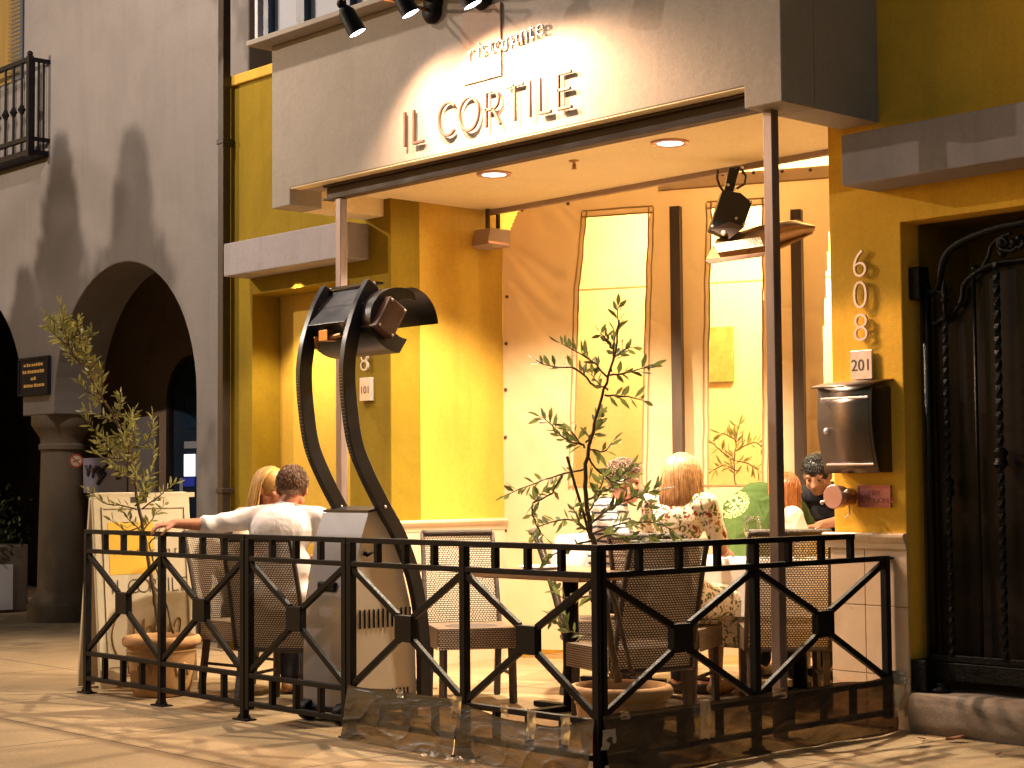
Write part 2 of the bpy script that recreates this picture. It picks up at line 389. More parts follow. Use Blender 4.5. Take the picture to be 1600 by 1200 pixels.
def concrete():
    m, nt, b = nodes('concrete')
    tc = N(nt, 'ShaderNodeTexCoord'); sx = N(nt, 'ShaderNodeSeparateXYZ'); L(nt, tc.outputs['Object'], sx.inputs[0])
    n1 = tex(nt, .8, 6, .6, None, .8); n2 = tex(nt, 60, 4, .7); n3 = tex(nt, 3.5, 6, .7, None, .6)
    c = ramp(nt, n1.outputs['Fac'], [(.3, (.25, .168, .088)), (.55, (.35, .24, .13)), (.75, (.41, .29, .165))])
    c = mixc(nt, ramp(nt, n2.outputs['Fac'], [(.3, (.6,)*3), (.55, (0,)*3)]), c, (.13, .095, .06))
    c = mixc(nt, ramp(nt, n3.outputs['Fac'], [(.55, (0,)*3), (.75, (.4,)*3)]), c, (.20, .15, .09))
    def joint(o, off, per, w):
        a = N(nt, 'ShaderNodeMath', operation='ADD'); L(nt, o, a.inputs[0]); a.inputs[1].default_value = off + 100 * per
        mo = N(nt, 'ShaderNodeMath', operation='MODULO'); L(nt, a.outputs[0], mo.inputs[0]); mo.inputs[1].default_value = per
        d = N(nt, 'ShaderNodeMath', operation='SUBTRACT'); L(nt, mo.outputs[0], d.inputs[0]); d.inputs[1].default_value = per / 2
        ab = N(nt, 'ShaderNodeMath', operation='ABSOLUTE'); L(nt, d.outputs[0], ab.inputs[0])
        lt = N(nt, 'ShaderNodeMath', operation='LESS_THAN'); L(nt, ab.outputs[0], lt.inputs[0]); lt.inputs[1].default_value = w
        return lt.outputs[0]
    vo = N(nt, 'ShaderNodeTexVoronoi', Scale=2.6, Randomness=1.0); L(nt, tc.outputs['Object'], vo.inputs['Vector'])
    c = mixc(nt, ramp(nt, vo.outputs['Distance'], [(.045, (.55,)*3), (.06, (0,)*3)]), c, (.10, .075, .05))
    n5 = tex(nt, 18, 6, .75, None, .3); c = mixc(nt, ramp(nt, n5.outputs['Fac'], [(.60, (0,)*3), (.72, (.5,)*3)]), c, (.13, .09, .055))
    j = N(nt, 'ShaderNodeMath', operation='MAXIMUM'); L(nt, joint(sx.outputs['X'], 0.40, 1.55, .006), j.inputs[0]); L(nt, joint(sx.outputs['Y'], .15, 1.5, .006), j.inputs[1])
    c = mixc(nt, j.outputs[0], c, (.07, .045, .028))
    L(nt, c, b.inputs['Base Color']); b.inputs['Roughness'].default_value = .82; b.inputs['Specular IOR Level'].default_value = .3
    inv = N(nt, 'ShaderNodeMath', operation='SUBTRACT'); inv.inputs[0].default_value = 1; L(nt, j.outputs[0], inv.inputs[1])
    p = bump(nt, b, n2.outputs['Fac'], .25, .004); bump(nt, b, inv.outputs[0], .6, .006, p); return m
CONC = concrete()
STEPC = stucco('step_concrete', (.34, .27, .21), .2, .9, .3)
def tiles():
    m, nt, b = nodes('travertine'); n = tex(nt, 4, 5, .6); n2 = tex(nt, 22, 5, .7, (1, 1, .6))
    c = ramp(nt, n.outputs['Fac'], [(.3, (.56, .40, .26)), (.7, (.66, .50, .34))])
    c = mixc(nt, ramp(nt, n2.outputs['Fac'], [(.62, (0,)*3), (.72, (.7,)*3)]), c, (.34, .21, .12))
    L(nt, c, b.inputs['Base Color']); b.inputs['Roughness'].default_value = .55; bump(nt, b, n2.outputs['Fac'], .15, .004); return m
TILE = tiles()
def canvas():
    m, nt, b = nodes('tan_canvas'); n = tex(nt, 2.2, 4, .6)
    c = ramp(nt, n.outputs['Fac'], [(.3, (.56, .40, .235)), (.7, (.64, .475, .29))]); L(nt, c, b.inputs['Base Color'])
    b.inputs['Roughness'].default_value = .8; b.inputs['Specular IOR Level'].default_value = .2
    bump(nt, b, tex(nt, 500, 2).outputs['Fac'], .1, .001)
    t = N(nt, 'ShaderNodeBsdfTranslucent', Color=(.55, .33, .12, 1)); mx = N(nt, 'ShaderNodeMixShader', Fac=.09)
    out = nt.nodes['Material Output']; L(nt, b.outputs[0], mx.inputs[1]); L(nt, t.outputs[0], mx.inputs[2]); L(nt, mx.outputs[0], out.inputs[0]); return m
CANV = canvas()
HEM = plain('canvas_hem', (.33, .19, .07), .85, 0, .1, 20, .2, 200)
def clear(name, tint, gloss, fac, bumpy=0.0):
    m, nt, b = nodes(name); out = nt.nodes['Material Output']
    t = N(nt, 'ShaderNodeBsdfTransparent', Color=(*tint, 1)); g = N(nt, 'ShaderNodeBsdfGlossy', Roughness=gloss)
    mx = N(nt, 'ShaderNodeMixShader', Fac=fac); L(nt, t.outputs[0], mx.inputs[1]); L(nt, g.outputs[0], mx.inputs[2]); L(nt, mx.outputs[0], out.inputs[0])
    if bumpy:
        bp = N(nt, 'ShaderNodeBump', Strength=bumpy, Distance=.02); L(nt, tex(nt, 5, 3).outputs['Fac'], bp.inputs['Height']); L(nt, bp.outputs[0], g.inputs['Normal'])
    return m
VINYL = clear('clear_vinyl', (.93, .90, .78), .18, .08, .5)
def poly():
    """thin smoky plastic film: lets part of the light through, shines on its creases"""
    m, nt, b = nodes('smoky_film'); out = nt.nodes['Material Output']
    n = tex(nt, 3.2, 5, .65, (1, 1, 2.4), 1.0)
    b.inputs['Base Color'].default_value = (.032, .024, .018, 1); b.inputs['Roughness'].default_value = .40; b.inputs['Specular IOR Level'].default_value = .4
    p = bump(nt, b, n.outputs['Fac'], .35, .03)
    n2 = tex(nt, 3.2, 2, .5, (.6, .6, 2.6), 1.2)
    bump(nt, b, ramp(nt, n2.outputs['Fac'], [(.40, (0,)*3), (.5, (1,)*3), (.60, (0,)*3)]), .16, .012, p)
    t = N(nt, 'ShaderNodeBsdfTransparent', Color=(.5, .37, .22, 1)); mx = N(nt, 'ShaderNodeMixShader')
    L(nt, ramp(nt, n.outputs['Fac'], [(.3, (.70,)*3), (.7, (.93,)*3)]), mx.inputs[0])
    L(nt, t.outputs[0], mx.inputs[1]); L(nt, b.outputs[0], mx.inputs[2]); L(nt, mx.outputs[0], out.inputs[0]); return m
FILM = poly()
TAPE = clear('packing_tape', (.75, .70, .60), .3, .3, .6)
TAPEG = plain('grey_tape', (.30, .26, .23), .4, 0, .15, 30, .3, 40)
def glassm():
    m, nt, b = nodes('glass'); b.inputs['Transmission Weight'].default_value = 1; b.inputs['Roughness'].default_value = .02; b.inputs['IOR'].default_value = 1.35
    out = nt.nodes['Material Output']; lp = N(nt, 'ShaderNodeBsdfTransparent', Color=(.97, .97, .95, 1)); mx = N(nt, 'ShaderNodeMixShader', Fac=.45)
    L(nt, lp.outputs[0], mx.inputs[1]); L(nt, b.outputs[0], mx.inputs[2]); L(nt, mx.outputs[0], out.inputs[0]); return m
GLASS = glassm()
WINE = plain('white_wine', (.75, .55, .12), .1, 0, .05)
DGLASS = plain('dark_window', (.02, .03, .05), .08, 0, .2, 2)
BLUEF = plain('blue_frame', (.012, .03, .07), .4, 0, .2, 8)
SHADEW = plain('pale_blind', (.30, .31, .36), .7, 0, .06, 2)
SLATM = plain('blind_slat', (.30, .21, .10), .5, 0, .1, 4)
GATEP = plain('gate_sheet', (.010, .007, .006), .38, .0, .35, 3, .12, 6, .12)
PLASTER_W = plain('soft_white', (.55, .52, .56), .7, 0, .05, 3)
BANNER = plain('banner_cloth', (.16, .15, .22), .7, 0, .08, 4)
REDP = plain('red_print', (.42, .05, .03), .5, 0, .05)
ART = None
def art():
    m, nt, b = nodes('green_painting'); n = tex(nt, 7, 6, .7, None, 1.5)
    L(nt, ramp(nt, n.outputs['Fac'], [(.3, (.14, .16, .02)), (.5, (.22, .22, .035)), (.7, (.32, .30, .07))]), b.inputs['Base Color']); b.inputs['Roughness'].default_value = .7; return m
ART = art()
GLOW = lamp_glow('downlight_lens', (1, .93, .78), 14)
GLOWC = lamp_glow('spot_lens', (1, .86, .92), 22)
GLOWW = lamp_glow('shop_lightbox', (.9, .95, 1), 1.6)
SHOPB = lamp_glow('shop_blue_print', (.02, .03, .25), .5)
# ------------------------------------------------------------------ ground
g = MB(); g.quad((-300, -300, 0), (300, -300, 0), (300, 300, 0), (-300, 300, 0))
tag(g.build('pavement', CONC), 'pale concrete pavement with scored joints running under the patio', kind='structure')

# ------------------------------------------------------------------ restaurant building
YW, XL, YF = 2.136, -4.10, 1.343
bld = empty('restaurant_building', (-2.2, 2.2, 0), 'yellow stucco restaurant front with a grey canopy box over its patio', 'building')
zc = 3.235
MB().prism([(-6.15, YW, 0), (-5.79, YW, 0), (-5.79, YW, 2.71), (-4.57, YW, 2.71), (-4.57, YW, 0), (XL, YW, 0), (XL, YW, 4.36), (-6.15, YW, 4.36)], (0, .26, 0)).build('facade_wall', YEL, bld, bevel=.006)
MB().box((-6.15, YW - .03, 4.36), (XL, YW + .26, 4.44)).build('parapet_cap', YELB, bld, bevel=.008)
MB().box((-6.0, YW + .262, 0), (-4.3, YW + .5, 3.2)).build('niche_wall', YELB, bld)
MB().box((-4.42, YW + .26, 0), (XL, 3.9, 3.6)).build('side_wall', YELB, bld)
MB().box((XL, YW + .004, 0), (XL + .014, 3.19, .935)).build('wainscot', TILE, bld)
def rail_prof(z): return [(0, z - .06), (.018, z - .06), (.022, z - .035), (.034, z - .02), (.044, z), (.044, z + .012), (.03, z + .02), (0, z + .02)]
MB().prism([(XL + a, YW - .02, b) for a, b in rail_prof(.99)], (0, 1.06, 0)).build('dado_rail', TILE, bld)
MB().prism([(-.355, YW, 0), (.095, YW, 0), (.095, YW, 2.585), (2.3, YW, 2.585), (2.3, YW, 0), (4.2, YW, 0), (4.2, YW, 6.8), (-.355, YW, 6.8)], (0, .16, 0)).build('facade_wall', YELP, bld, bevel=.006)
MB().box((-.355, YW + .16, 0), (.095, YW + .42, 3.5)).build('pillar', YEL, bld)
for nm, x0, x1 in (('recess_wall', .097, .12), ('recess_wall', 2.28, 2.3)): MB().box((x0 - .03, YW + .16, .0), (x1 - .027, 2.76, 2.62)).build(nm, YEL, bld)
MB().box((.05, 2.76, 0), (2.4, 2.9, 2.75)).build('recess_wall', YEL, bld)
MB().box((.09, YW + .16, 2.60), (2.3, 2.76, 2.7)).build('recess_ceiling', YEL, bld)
# travertine base of the pillar: two courses of tiles with open joints
for x0, x1 in ((-.372, -.158), (-.154, .103)):
    for z0, z1 in ((.004, .272), (.276, .620), (.624, .925)):
        MB().box((x0, YW - .016, z0), (x1, YW - .0005, z1)).build('stone_tile', TILE, bld, bevel=.002)
MB().prism([(-.395, YW - a - .014, b) for a, b in rail_prof(.975)], (.505, 0, 0)).build('stone_moulding', TILE, bld)
# ledges over the two doors
MB().box((-5.83, 1.903, 2.835), (-4.338, YW - .001, 3.085)).build('door_ledge', LEDGE, bld, bevel=.008)
MB().box((-.058, 1.853, 2.761), (3.2, YW - .001, 3.022)).build('door_ledge', LEDGE, bld, bevel=.008)
# canopy box
MB().prism([(-4.38, YF, 3.12), (-4.17, YF, 3.12), (-4.17, YF, zc), (-.263, YF, zc), (-.263, YF, 3.12), (-.025, YF, 3.12), (-.025, YF, 6.8), (-1.0, YF, 6.8), (-1.0, YF, 4.225), (-4.38, YF, 4.225)], (0, .26, 0)).build('canopy_box', GREY, bld, bevel=.006)
MB().box((-4.38, YF + .26, 3.12), (-4.17, YW - .002, 4.225)).build('canopy_side', CEIL, bld)
MB().box((-.263, YF + .26, 3.12), (-.025, YW - .002, 6.8)).build('canopy_side', GREY, bld)
MB().box((-4.168, YF + .26, zc + .005), (-.266, 3.02, zc + .16)).build('canopy_ceiling', CEIL, bld)
MB().box((-4.168, YF + .004, zc - .006), (-.265, 1.433, zc - .0005)).build('bright_soffit_strip', CEIL, bld)  # pale strip added so the box underside reads as lit
MB().box((-4.09, 3.02, zc - .03), (-.36, 3.06, zc + .16)).build('ceiling_edge_trim', ROSE, bld, bevel=.004)
# sunk square panel behind the small lettering
p = [ony(u, v, YF) for u, v in ((725, 36), (785, 20), (785, 121), (725, 135))]
MB().box((p[0].x, YF - .014, p[2].z + .01), (p[2].x, YF - .0005, 4.04)).build('sign_square', ROSE, bld, bevel=.002)
# steel frame
bm_ = MB()
bm_.box((-3.93, 1.435, 3.128), (-.20, 1.515, 3.142)); bm_.box((-3.93, 1.468, 3.142), (-.20, 1.482, 3.212)); bm_.box((-3.93, 1.435, 3.212), (-.20, 1.515, 3.228))
bm_.build('steel_beam', STEELR, bld, bevel=.003)
for x in (-.205, -3.78):
    q = MB(); q.box((x - .028, 1.447, 0.006), (x + .028, 1.503, 3.126)); q.build('steel_post', STEEL, bld, bevel=.004)
    MB().box((x - .07, 1.405, .0), (x + .07, 1.545, .0055)).build('post_plate', STEEL, bld)
# upper storey
MB().box((-6.3, 2.9, 4.2), (-4.3, 3.1, 7)).build('setback_wall', DARKW, bld)
a, b_ = ony(376, 60, 2.45), ony(389, 60, 2.45)
MB().box((a.x, 2.45, 4.45), (b_.x, 2.9, 7)).build('setback_pier', LEDGE, bld)
MB().box((-4.49, 1.21, 4.226), (-1.0, YF + .3, 4.262)).build('window_sill', GREY, bld, bevel=.004)
MB().box((-4.46, 1.30, 4.263), (-1.0, 1.42, 4.285)).build('window_frame', SHADEW, bld)
w = MB(); w.box((-4.40, 1.37, 4.286), (-1.0, 1.39, 5.6)); wo = w.build('window', SHADEW, bld)
for k, u in enumerate((405, 420, 474, 545, 625)):
    x = ony(u, 30, 1.34).x; wd = (.018, .03, .045, .045, .045)[k]
    MB().box((x - wd, 1.315, 4.286), (x + wd, 1.372, 5.6)).build('mullion', BLUEF if k else PLASTER_W, wo, bevel=.003)
MB().box((-4.45, 1.42, 4.226), (-4.30, 2.9, 7)).build('bay_side', DARKW, bld)
# lamps in the canopy ceiling, sprinkler
for u, v in ((772, 272), (1047, 223)):
    c = onz(u, v, zc)
    MB().lathe([(.075, -.002), (.078, -.008), (.108, -.009), (.112, -.004), (.112, .004), (.075, .004)], 32, (c.x, c.y, zc)).build('downlight_trim', PINKC, bld, smooth=True)
    MB().lathe([(.0765, .0), (.0765, -.004)], 32, (c.x, c.y, zc)).build('downlight_lens', GLOW, bld)
c = onz(897, 252, zc)
s_ = MB(); s_.lathe([(.032, 0), (.032, -.006), (.010, -.010), (.010, -.03), (.006, -.035), (.006, -.05)], 16, (c.x, c.y, zc + .004)); s_.lathe([(.017, -.05), (.017, -.053)], 12, (c.x, c.y, zc + .004))
s_.bar((c.x - .013, c.y, zc - .02), (c.x - .013, c.y, zc - .046), .004); s_.bar((c.x + .013, c.y, zc - .02), (c.x + .013, c.y, zc - .046), .004)
s_.build('sprinkler_head', BRASS, bld, smooth=True)

# dining room behind the curtain
CA = math.radians(25); CD = V((math.cos(CA), math.sin(CA), 0)); CN = V((math.sin(CA), -math.cos(CA), 0)); C0 = V((XL, 3.18, 0))
def cur(u, v): return onp(u, v, C0, CN)
def sz(u, v):
    q = cur(u, v); return (q - C0).dot(CD), q.z
def cp(s, z, off=0.0): return C0 + CD * s + CN * off + V((0, 0, z))
dr = empty('dining_room', cp(1.6, 0, -1.9), 'brightly lit yellow dining room seen through the clear curtain windows', 'room')
def slab(name, s0, s1, z0, z1, o0, o1, m, par): # box in curtain axes
    q = [cp(s, 0, o) for s, o in ((s0, o0), (s1, o0), (s1, o1), (s0, o1))]
    return MB().prism([(p.x, p.y, z0) for p in q], (0, 0, z1 - z0)).build(name, m, par)
slab('back_wall', -.4, 6.2, 0, 3.9, -1.9, -2.05, INTER, dr)
slab('end_wall', 6.2, 6.35, 0, 3.9, .6, -2.05, INTER, dr)
slab('room_ceiling', -.4, 6.35, 3.9, 4.0, .3, -2.05, INTER, dr)
slab('dado_rail', -.4, 6.2, 1.19, 1.22, -1.88, -1.9, TILE, dr)
slab('picture_rail', -.4, 6.2, 2.86, 2.872, -1.892, -1.9, HEM, dr)
# picture on that wall
q0 = onp(1100, 512, cp(0, 0, -1.88), CN); q1 = onp(1147, 596, cp(0, 0, -1.88), CN)
s0, s1 = (q0 - C0).dot(CD), (q1 - C0).dot(CD)
art_ = slab('wall_painting', s0, s1, q1.z, q0.z, -1.86, -1.89, ART, None)
tag(art_, 'square mottled green painting on the dining room wall', 'painting')

# ------------------------------------------------------------------ canvas curtain
ct = empty('canvas_curtain', cp(1.1, 0), 'tan canvas patio curtain with clear window panels and brown poles', 'curtain')
SE, ZT = 2.42, 3.40
folds = []
for (a, b, amp, wd) in [((792, 378), (872, 438), .030, .05), ((795, 392), (868, 470), .028, .05), ((800, 440), (862, 505), .022, .05), ((815, 470), (868, 545), .018, .05),
                        ((868, 318), (922, 380), .026, .05), ((878, 310), (925, 352), .02, .04), ((935, 300), (985, 330), .016, .05), ((830, 300), (850, 350), .014, .05),
                        ((1018, 500), (1050, 512), .012, .05), ((1015, 565), (1050, 575), .010, .05), ((1012, 640), (1048, 655), .012, .06), ((1075, 420), (1105, 436), .01, .05),
                        ((1080, 560), (1105, 566), .01, .05), ((1215, 480), (1290, 492), .012, .05), ((1215, 560), (1290, 575), .012, .05), ((1215, 650), (1290, 660), .012, .05), ((1040, 290), (1120, 330), .012, .06),
                        ((800, 560), (880, 640), .012, .07), ((800, 640), (880, 740), .010, .08)]:
    folds.append((V(sz(*a)).to_2d() if False else V((*sz(*a), 0)), V((*sz(*b), 0)), amp, wd))
def fold(s, z):
    p = V((s, z, 0)); d = 0
    for a, b, amp, wd in folds:
        ab = b - a; t = max(0, min(1, (p - a).dot(ab) / ab.length_squared)); r = (p - a - ab * t).length
        w_ = wd * (.45 + .8 * t); d += 1.2 * amp * (.35 + .65 * t) * (1 - .3 * t) * math.exp(-(r / w_) ** 2)
    d += .012 * noise.noise(V((s * 2.2, z * 1.1, 3))) + .005 * noise.noise(V((s * 6, z * 3, 9)))
    return d
W1L = [sz(917, 338), sz(912, 395), sz(906, 450), sz(903, 520), sz(900, 620), sz(896, 760)]; W1R = [sz(1014, 331), sz(1010, 450), sz(1006, 600), sz(1003, 762)]
W2L = [sz(1112, 330), sz(1109, 450), sz(1107, 600), sz(1106, 760)]; W2R = [sz(1192, 322), sz(1192, 760)]
ENDR = [sz(1301, 255), sz(1299, 330), sz(1292, 420), sz(1287, 520), sz(1286, 680), sz(1287, 800), sz(1287, 900)]
def lerp_s(pts, z):
    pts = sorted(pts, key=lambda q: q[1])
    if z <= pts[0][1]: return pts[0][0]
    for a, b in zip(pts, pts[1:]):
        if z <= b[1]: return a[0] + (b[0] - a[0]) * (z - a[1]) / max(1e-6, b[1] - a[1])
    return pts[-1][0]
WZ0, WZ1 = 1.235, 3.165
cl = sz(787, 372); cl2 = sz(813, 316)
def outside(s, z):
    if z > cl[1] and s < cl[0] + (cl2[0] - cl[0]) * ((z - cl[1]) / (cl2[1] - cl[1])) ** .7: return True
    if s > lerp_s(ENDR, z): return True
    if WZ0 < z < WZ1 and (lerp_s(W1L, z) < s < lerp_s(W1R, z) or lerp_s(W2L, z) < s < lerp_s(W2R, z)): return True
    return False
H = MB()
H.grid(lambda a, b: cp(a * SE, .07 + b * (ZT - .07), fold(a * SE, .07 + b * (ZT - .07))), 190, 250, skip=lambda a, b: outside(a * SE, .07 + b * (ZT - .07)))
H.build('canvas_panel', CANV, ct, smooth=True)
def window(Lp, Rp):
    def fn(a, b):
        z = WZ0 - .03 + b * (WZ1 - WZ0 + .06); s0, s1 = lerp_s(Lp, z) - .03, lerp_s(Rp, z) + .03
        return cp(s0 + (s1 - s0) * a, z, -.012 + .004 * noise.noise(V((a * 3, z * 2, 1))))
    return MB().grid(fn, 8, 30).build('clear_window', VINYL, ct, smooth=True)
for Lp, Rp in ((W1L, W1R), (W2L, W2R)):
    wo = window(Lp, Rp); hm = MB()
    def strip(fa, fb, n=40, off=.012, wv=.004):
        hm.grid(lambda a, b: (lambda s, z: cp(s, z, fold(s, z) + off))(*fa(a, b)), n, 3)
    wob = lambda z, k: .006 * noise.noise(V((z * 7, k, 0)))
    for e, Pp in enumerate((Lp, Rp)):
        for d0, d1 in ((-.006, .006), (.030, .040)):
            sg = -1 if e == 0 else 1
            hm.grid(lambda a, b: (lambda z: (lambda s: cp(s, z, fold(s, z) + .006))(lerp_s(Pp, z) + sg * (d0 + (d1 - d0) * b) + wob(z, e)))(WZ0 - .02 + a * (WZ1 - WZ0 + .06)), 60, 1)
    for zz in (WZ1, WZ1 + .045, WZ0):
        hm.grid(lambda a, b: (lambda s, z: cp(s, z, fold(s, z) + .006))(lerp_s(Lp, WZ1 if zz > 2 else WZ0) - .03 + a * (lerp_s(Rp, WZ1 if zz > 2 else WZ0) - lerp_s(Lp, WZ1 if zz > 2 else WZ0) + .06), zz - .006 + .012 * b), 12, 1)
    hm.build('stitched_hem', HEM, wo)
hb = MB()
hb.grid(lambda a, b: (lambda s, z: cp(s, z, fold(s, z) + .007))(1.2 + a * 1.22, ZT - .085 + b * .09), 40, 3, skip=lambda a, b: outside(1.2 + a * 1.22, ZT - .06))
hb.build('top_band', CANV, ct); hb = MB()
hb.grid(lambda a, b: (lambda s, z: cp(s, z, fold(s, z) + .010))(1.2 + a * 1.22, ZT - .09 + b * .012), 40, 1, skip=lambda a, b: outside(1.2 + a * 1.22, ZT - .06))
hb.build('top_hem', HEM, ct)
for u, v in [(790, 380), (790, 464), (789, 537), (788, 609), (788, 683), (788, 829), (1127, 273), (1159, 270), (1175, 270), (1220, 268), (1264, 266), (886, 297 + 22), (813, 328)]:
    s, z = sz(u, v); MB().sphere(cp(s + .012, z, fold(s, z) + .006), (.013, .013, .013), 10, 6).build('snap_fastener', BROWNP, ct, smooth=True)
for u, v in ((1060, 325), (1248, 330)):
    s, z = sz(u, v); pl_ = MB(); q = [cp(s + a, 0, o) for a, o in ((-.037, .10), (.037, .10), (.037, .035), (-.037, .035))]
    pl_.prism([(p.x, p.y, .0) for p in q], (0, 0, z)).build('curtain_pole', BROWNP, ct, bevel=.003)

# ------------------------------------------------------------------ box under the ceiling beside the curtain
bx = empty('vent_box', onx(775, 370, -4.0), 'small beige box with a slanted front hung at the curtain corner', 'vent box')
xa, xb = -4.085, -3.90
P_ = [near(u, v, (-4.0, 3.05, 3.0)) for u, v in ((749, 350), (771, 352), (801, 355), (798, 385), (763, 384), (749, 383))]
m_ = MB(); y0 = 2.93
m_.prism([(xa, y0 - .03, 3.085), (xa, y0 + .16, 3.085), (xa, y0 + .16, 2.96), (xa, y0 + .02, 2.945), (xa, y0 - .06, 2.965)], (.17, 0, 0)); m_.build('box_body', ROSE, bx, bevel=.004)
MB().prism([(xa + .171, y0 - .05, 2.97), (xa + .171, y0 + .15, 2.965), (xa + .135, y0 + .15, 3.06), (xa + .135, y0 - .02, 3.065)], (.006, 0, .002)).build('slanted_cover', PINKC, bx)
for dy in (.02, .12): MB().box((xa + .06, y0 + dy, 3.085), (xa + .085, y0 + dy + .022, zc)).build('hanger', STEELR, bx)

# ------------------------------------------------------------------ downspout between the two buildings
ds = MB(); xd = ony(349, 430, 2.06).x
ds.box((xd - .035, 2.03, .02), (xd + .04, 2.10, 7)); 
for z in (1.2, 3.9): ds.box((xd - .045, 2.022, z), (xd + .05, 2.13, z + .04))
tag(ds.build('downspout', DPIPE, None, bevel=.006), 'dark square downspout running down between the two buildings', 'downspout')
# ------------------------------------------------------------------ arcade building on the left
AY = 2.40; AR = 1.22; AZ = 2.0
arc = empty('arcade_building', (-9.7, 2.6, 0), 'taupe stucco arcade building with round arches and stone columns', 'building')
def arch_pts(cx, n=28): return [(cx + AR * math.cos(PI * k / n), AY, AZ + AR * math.sin(PI * k / n)) for k in range(n + 1)]
poly_ = [(-6.24, AY, 0), (-6.24, AY, 8), (-26, AY, 8), (-26, AY, 1.93)]
c0, c1 = -8.22, -11.27
# left to right along the underside: from far left, arch, pier, arch, right jamb
def arch_lr(cx): return [(x, y, z) for x, y, z in reversed(arch_pts(cx))]
poly_ = [(-6.24, AY, 0), (-6.24, AY, 8), (-26, AY, 8), (-26, AY, 0), (c1 - AR, AY, 0)] + arch_lr(c1) + [(c1 + AR, AY, 1.93), (c0 - AR, AY, 1.93)] + arch_lr(c0) + [(c0 + AR, AY, 0)]
MB().prism(poly_, (0, .5, 0)).build('arcade_wall', TAUPE, arc, bevel=.012)
pc = V(((c1 + AR + c0 - AR) / 2, AY + .25, 0))
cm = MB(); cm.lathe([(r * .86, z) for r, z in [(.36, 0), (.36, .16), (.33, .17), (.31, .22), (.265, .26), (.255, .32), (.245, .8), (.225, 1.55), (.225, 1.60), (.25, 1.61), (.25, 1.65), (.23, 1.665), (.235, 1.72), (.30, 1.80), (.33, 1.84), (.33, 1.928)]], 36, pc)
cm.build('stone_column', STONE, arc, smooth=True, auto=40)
MB().box((-26, 5.2, 0), (-5.9, 5.35, 4.2)).build('arcade_back_wall', ARCI, arc)
MB().box((-26, AY + .5, 3.75), (-5.9, 5.2, 3.9)).build('arcade_ceiling', ARCI, arc)
MB().box((-6.42, AY + .5, 0), (-6.24, 5.2, 3.75)).build('arcade_end_wall', ARCI, arc)
MB().box((-26.1, AY + .5, 0), (-26, 5.2, 3.9)).build('arcade_end_wall', ARCI, arc)
# an arched shop window in the arcade's back wall
sx0, sx1 = ony(268, 650, 5.19).x, ony(345, 650, 5.19).x
sc, sr = (sx0 + sx1) / 2, (sx1 - sx0) / 2
ring = MB(); n = 24
oz = 2.2
outer = [(sx0, 0)] + [(sc - sr * math.cos(PI * k / n), oz + sr * math.sin(PI * k / n)) for k in range(n + 1)] + [(sx1, 0)]
inner = [(sc + (x - sc) * .88, z if z == 0 else oz + (z - oz) * .88) for x, z in outer]
for i in range(len(outer) - 1):
    a, b, c, d = outer[i], outer[i + 1], inner[i + 1], inner[i]
    ring.add([(a[0], 5.12, a[1]), (b[0], 5.12, b[1]), (c[0], 5.12, c[1]), (d[0], 5.12, d[1]), (a[0], 5.199, a[1]), (b[0], 5.199, b[1]), (c[0], 5.199, c[1]), (d[0], 5.199, d[1])], [(0, 1, 2, 3), (0, 4, 5, 1), (3, 2, 6, 7)])
sw = ring.build('shop_window', DPIPE, arc)
pane = MB(); pane.add([(x, 5.185, z) for x, z in inner], [tuple(range(len(inner)))]); pane.build('window_pane', DGLASS, sw)
def poster(name, u0, v0, u1, v1, m, y=5.178):
    a, b = ony(u0, v0, y), ony(u1, v1, y); return MB().box((a.x, y - .004, b.z), (b.x, y, a.z)).build(name, m, sw)
poster('blue_poster', 291, 622, 312, 668, BLUEF); poster('pale_notice', 288, 690, 312, 700, SHADEW)
poster('lit_display', 288, 710, 305, 744, GLOWW, 5.172); poster('blue_display', 287, 746, 304, 760, SHOPB, 5.17); poster('lit_shelf', 281, 747, 286, 770, SHADEW)
# handwritten banner inside the arcade
yb = 3.6; a, b = ony(128, 716, yb), ony(198, 770, yb)
bn = empty('handwritten_banner', (a.x, yb, b.z), 'white banner with dark brush lettering behind the stone column', 'banner')
MB().box((a.x, yb, b.z), (b.x, yb + .02, a.z)).build('banner_sheet', BANNER, bn)
for strokes in ([[(134, 728), (138, 742), (142, 727)]], [[(144, 732), (146, 745), (146, 737), (150, 730), (152, 733)]], [[(153, 738), (158, 735), (155, 731), (152, 738), (156, 744), (160, 741)]], [[(168, 728), (160, 733), (165, 740), (158, 748), (153, 756)]], [[(183, 732), (184, 748), (187, 744)]]):
    st = MB()
    for pts in strokes: st.tube([ony(u, v, yb - .006) for u, v in pts], .022, 6)
    st.build('brush_letter', INKP, bn)
# posted door panel and hook plate on the wall behind the banner
a, b = ony(215, 652, 5.19), ony(247, 790, 5.19)
MB().box((a.x, 5.14, .02), (b.x, 5.198, a.z)).build('arcade_door', TAUPE, arc, bevel=.01)
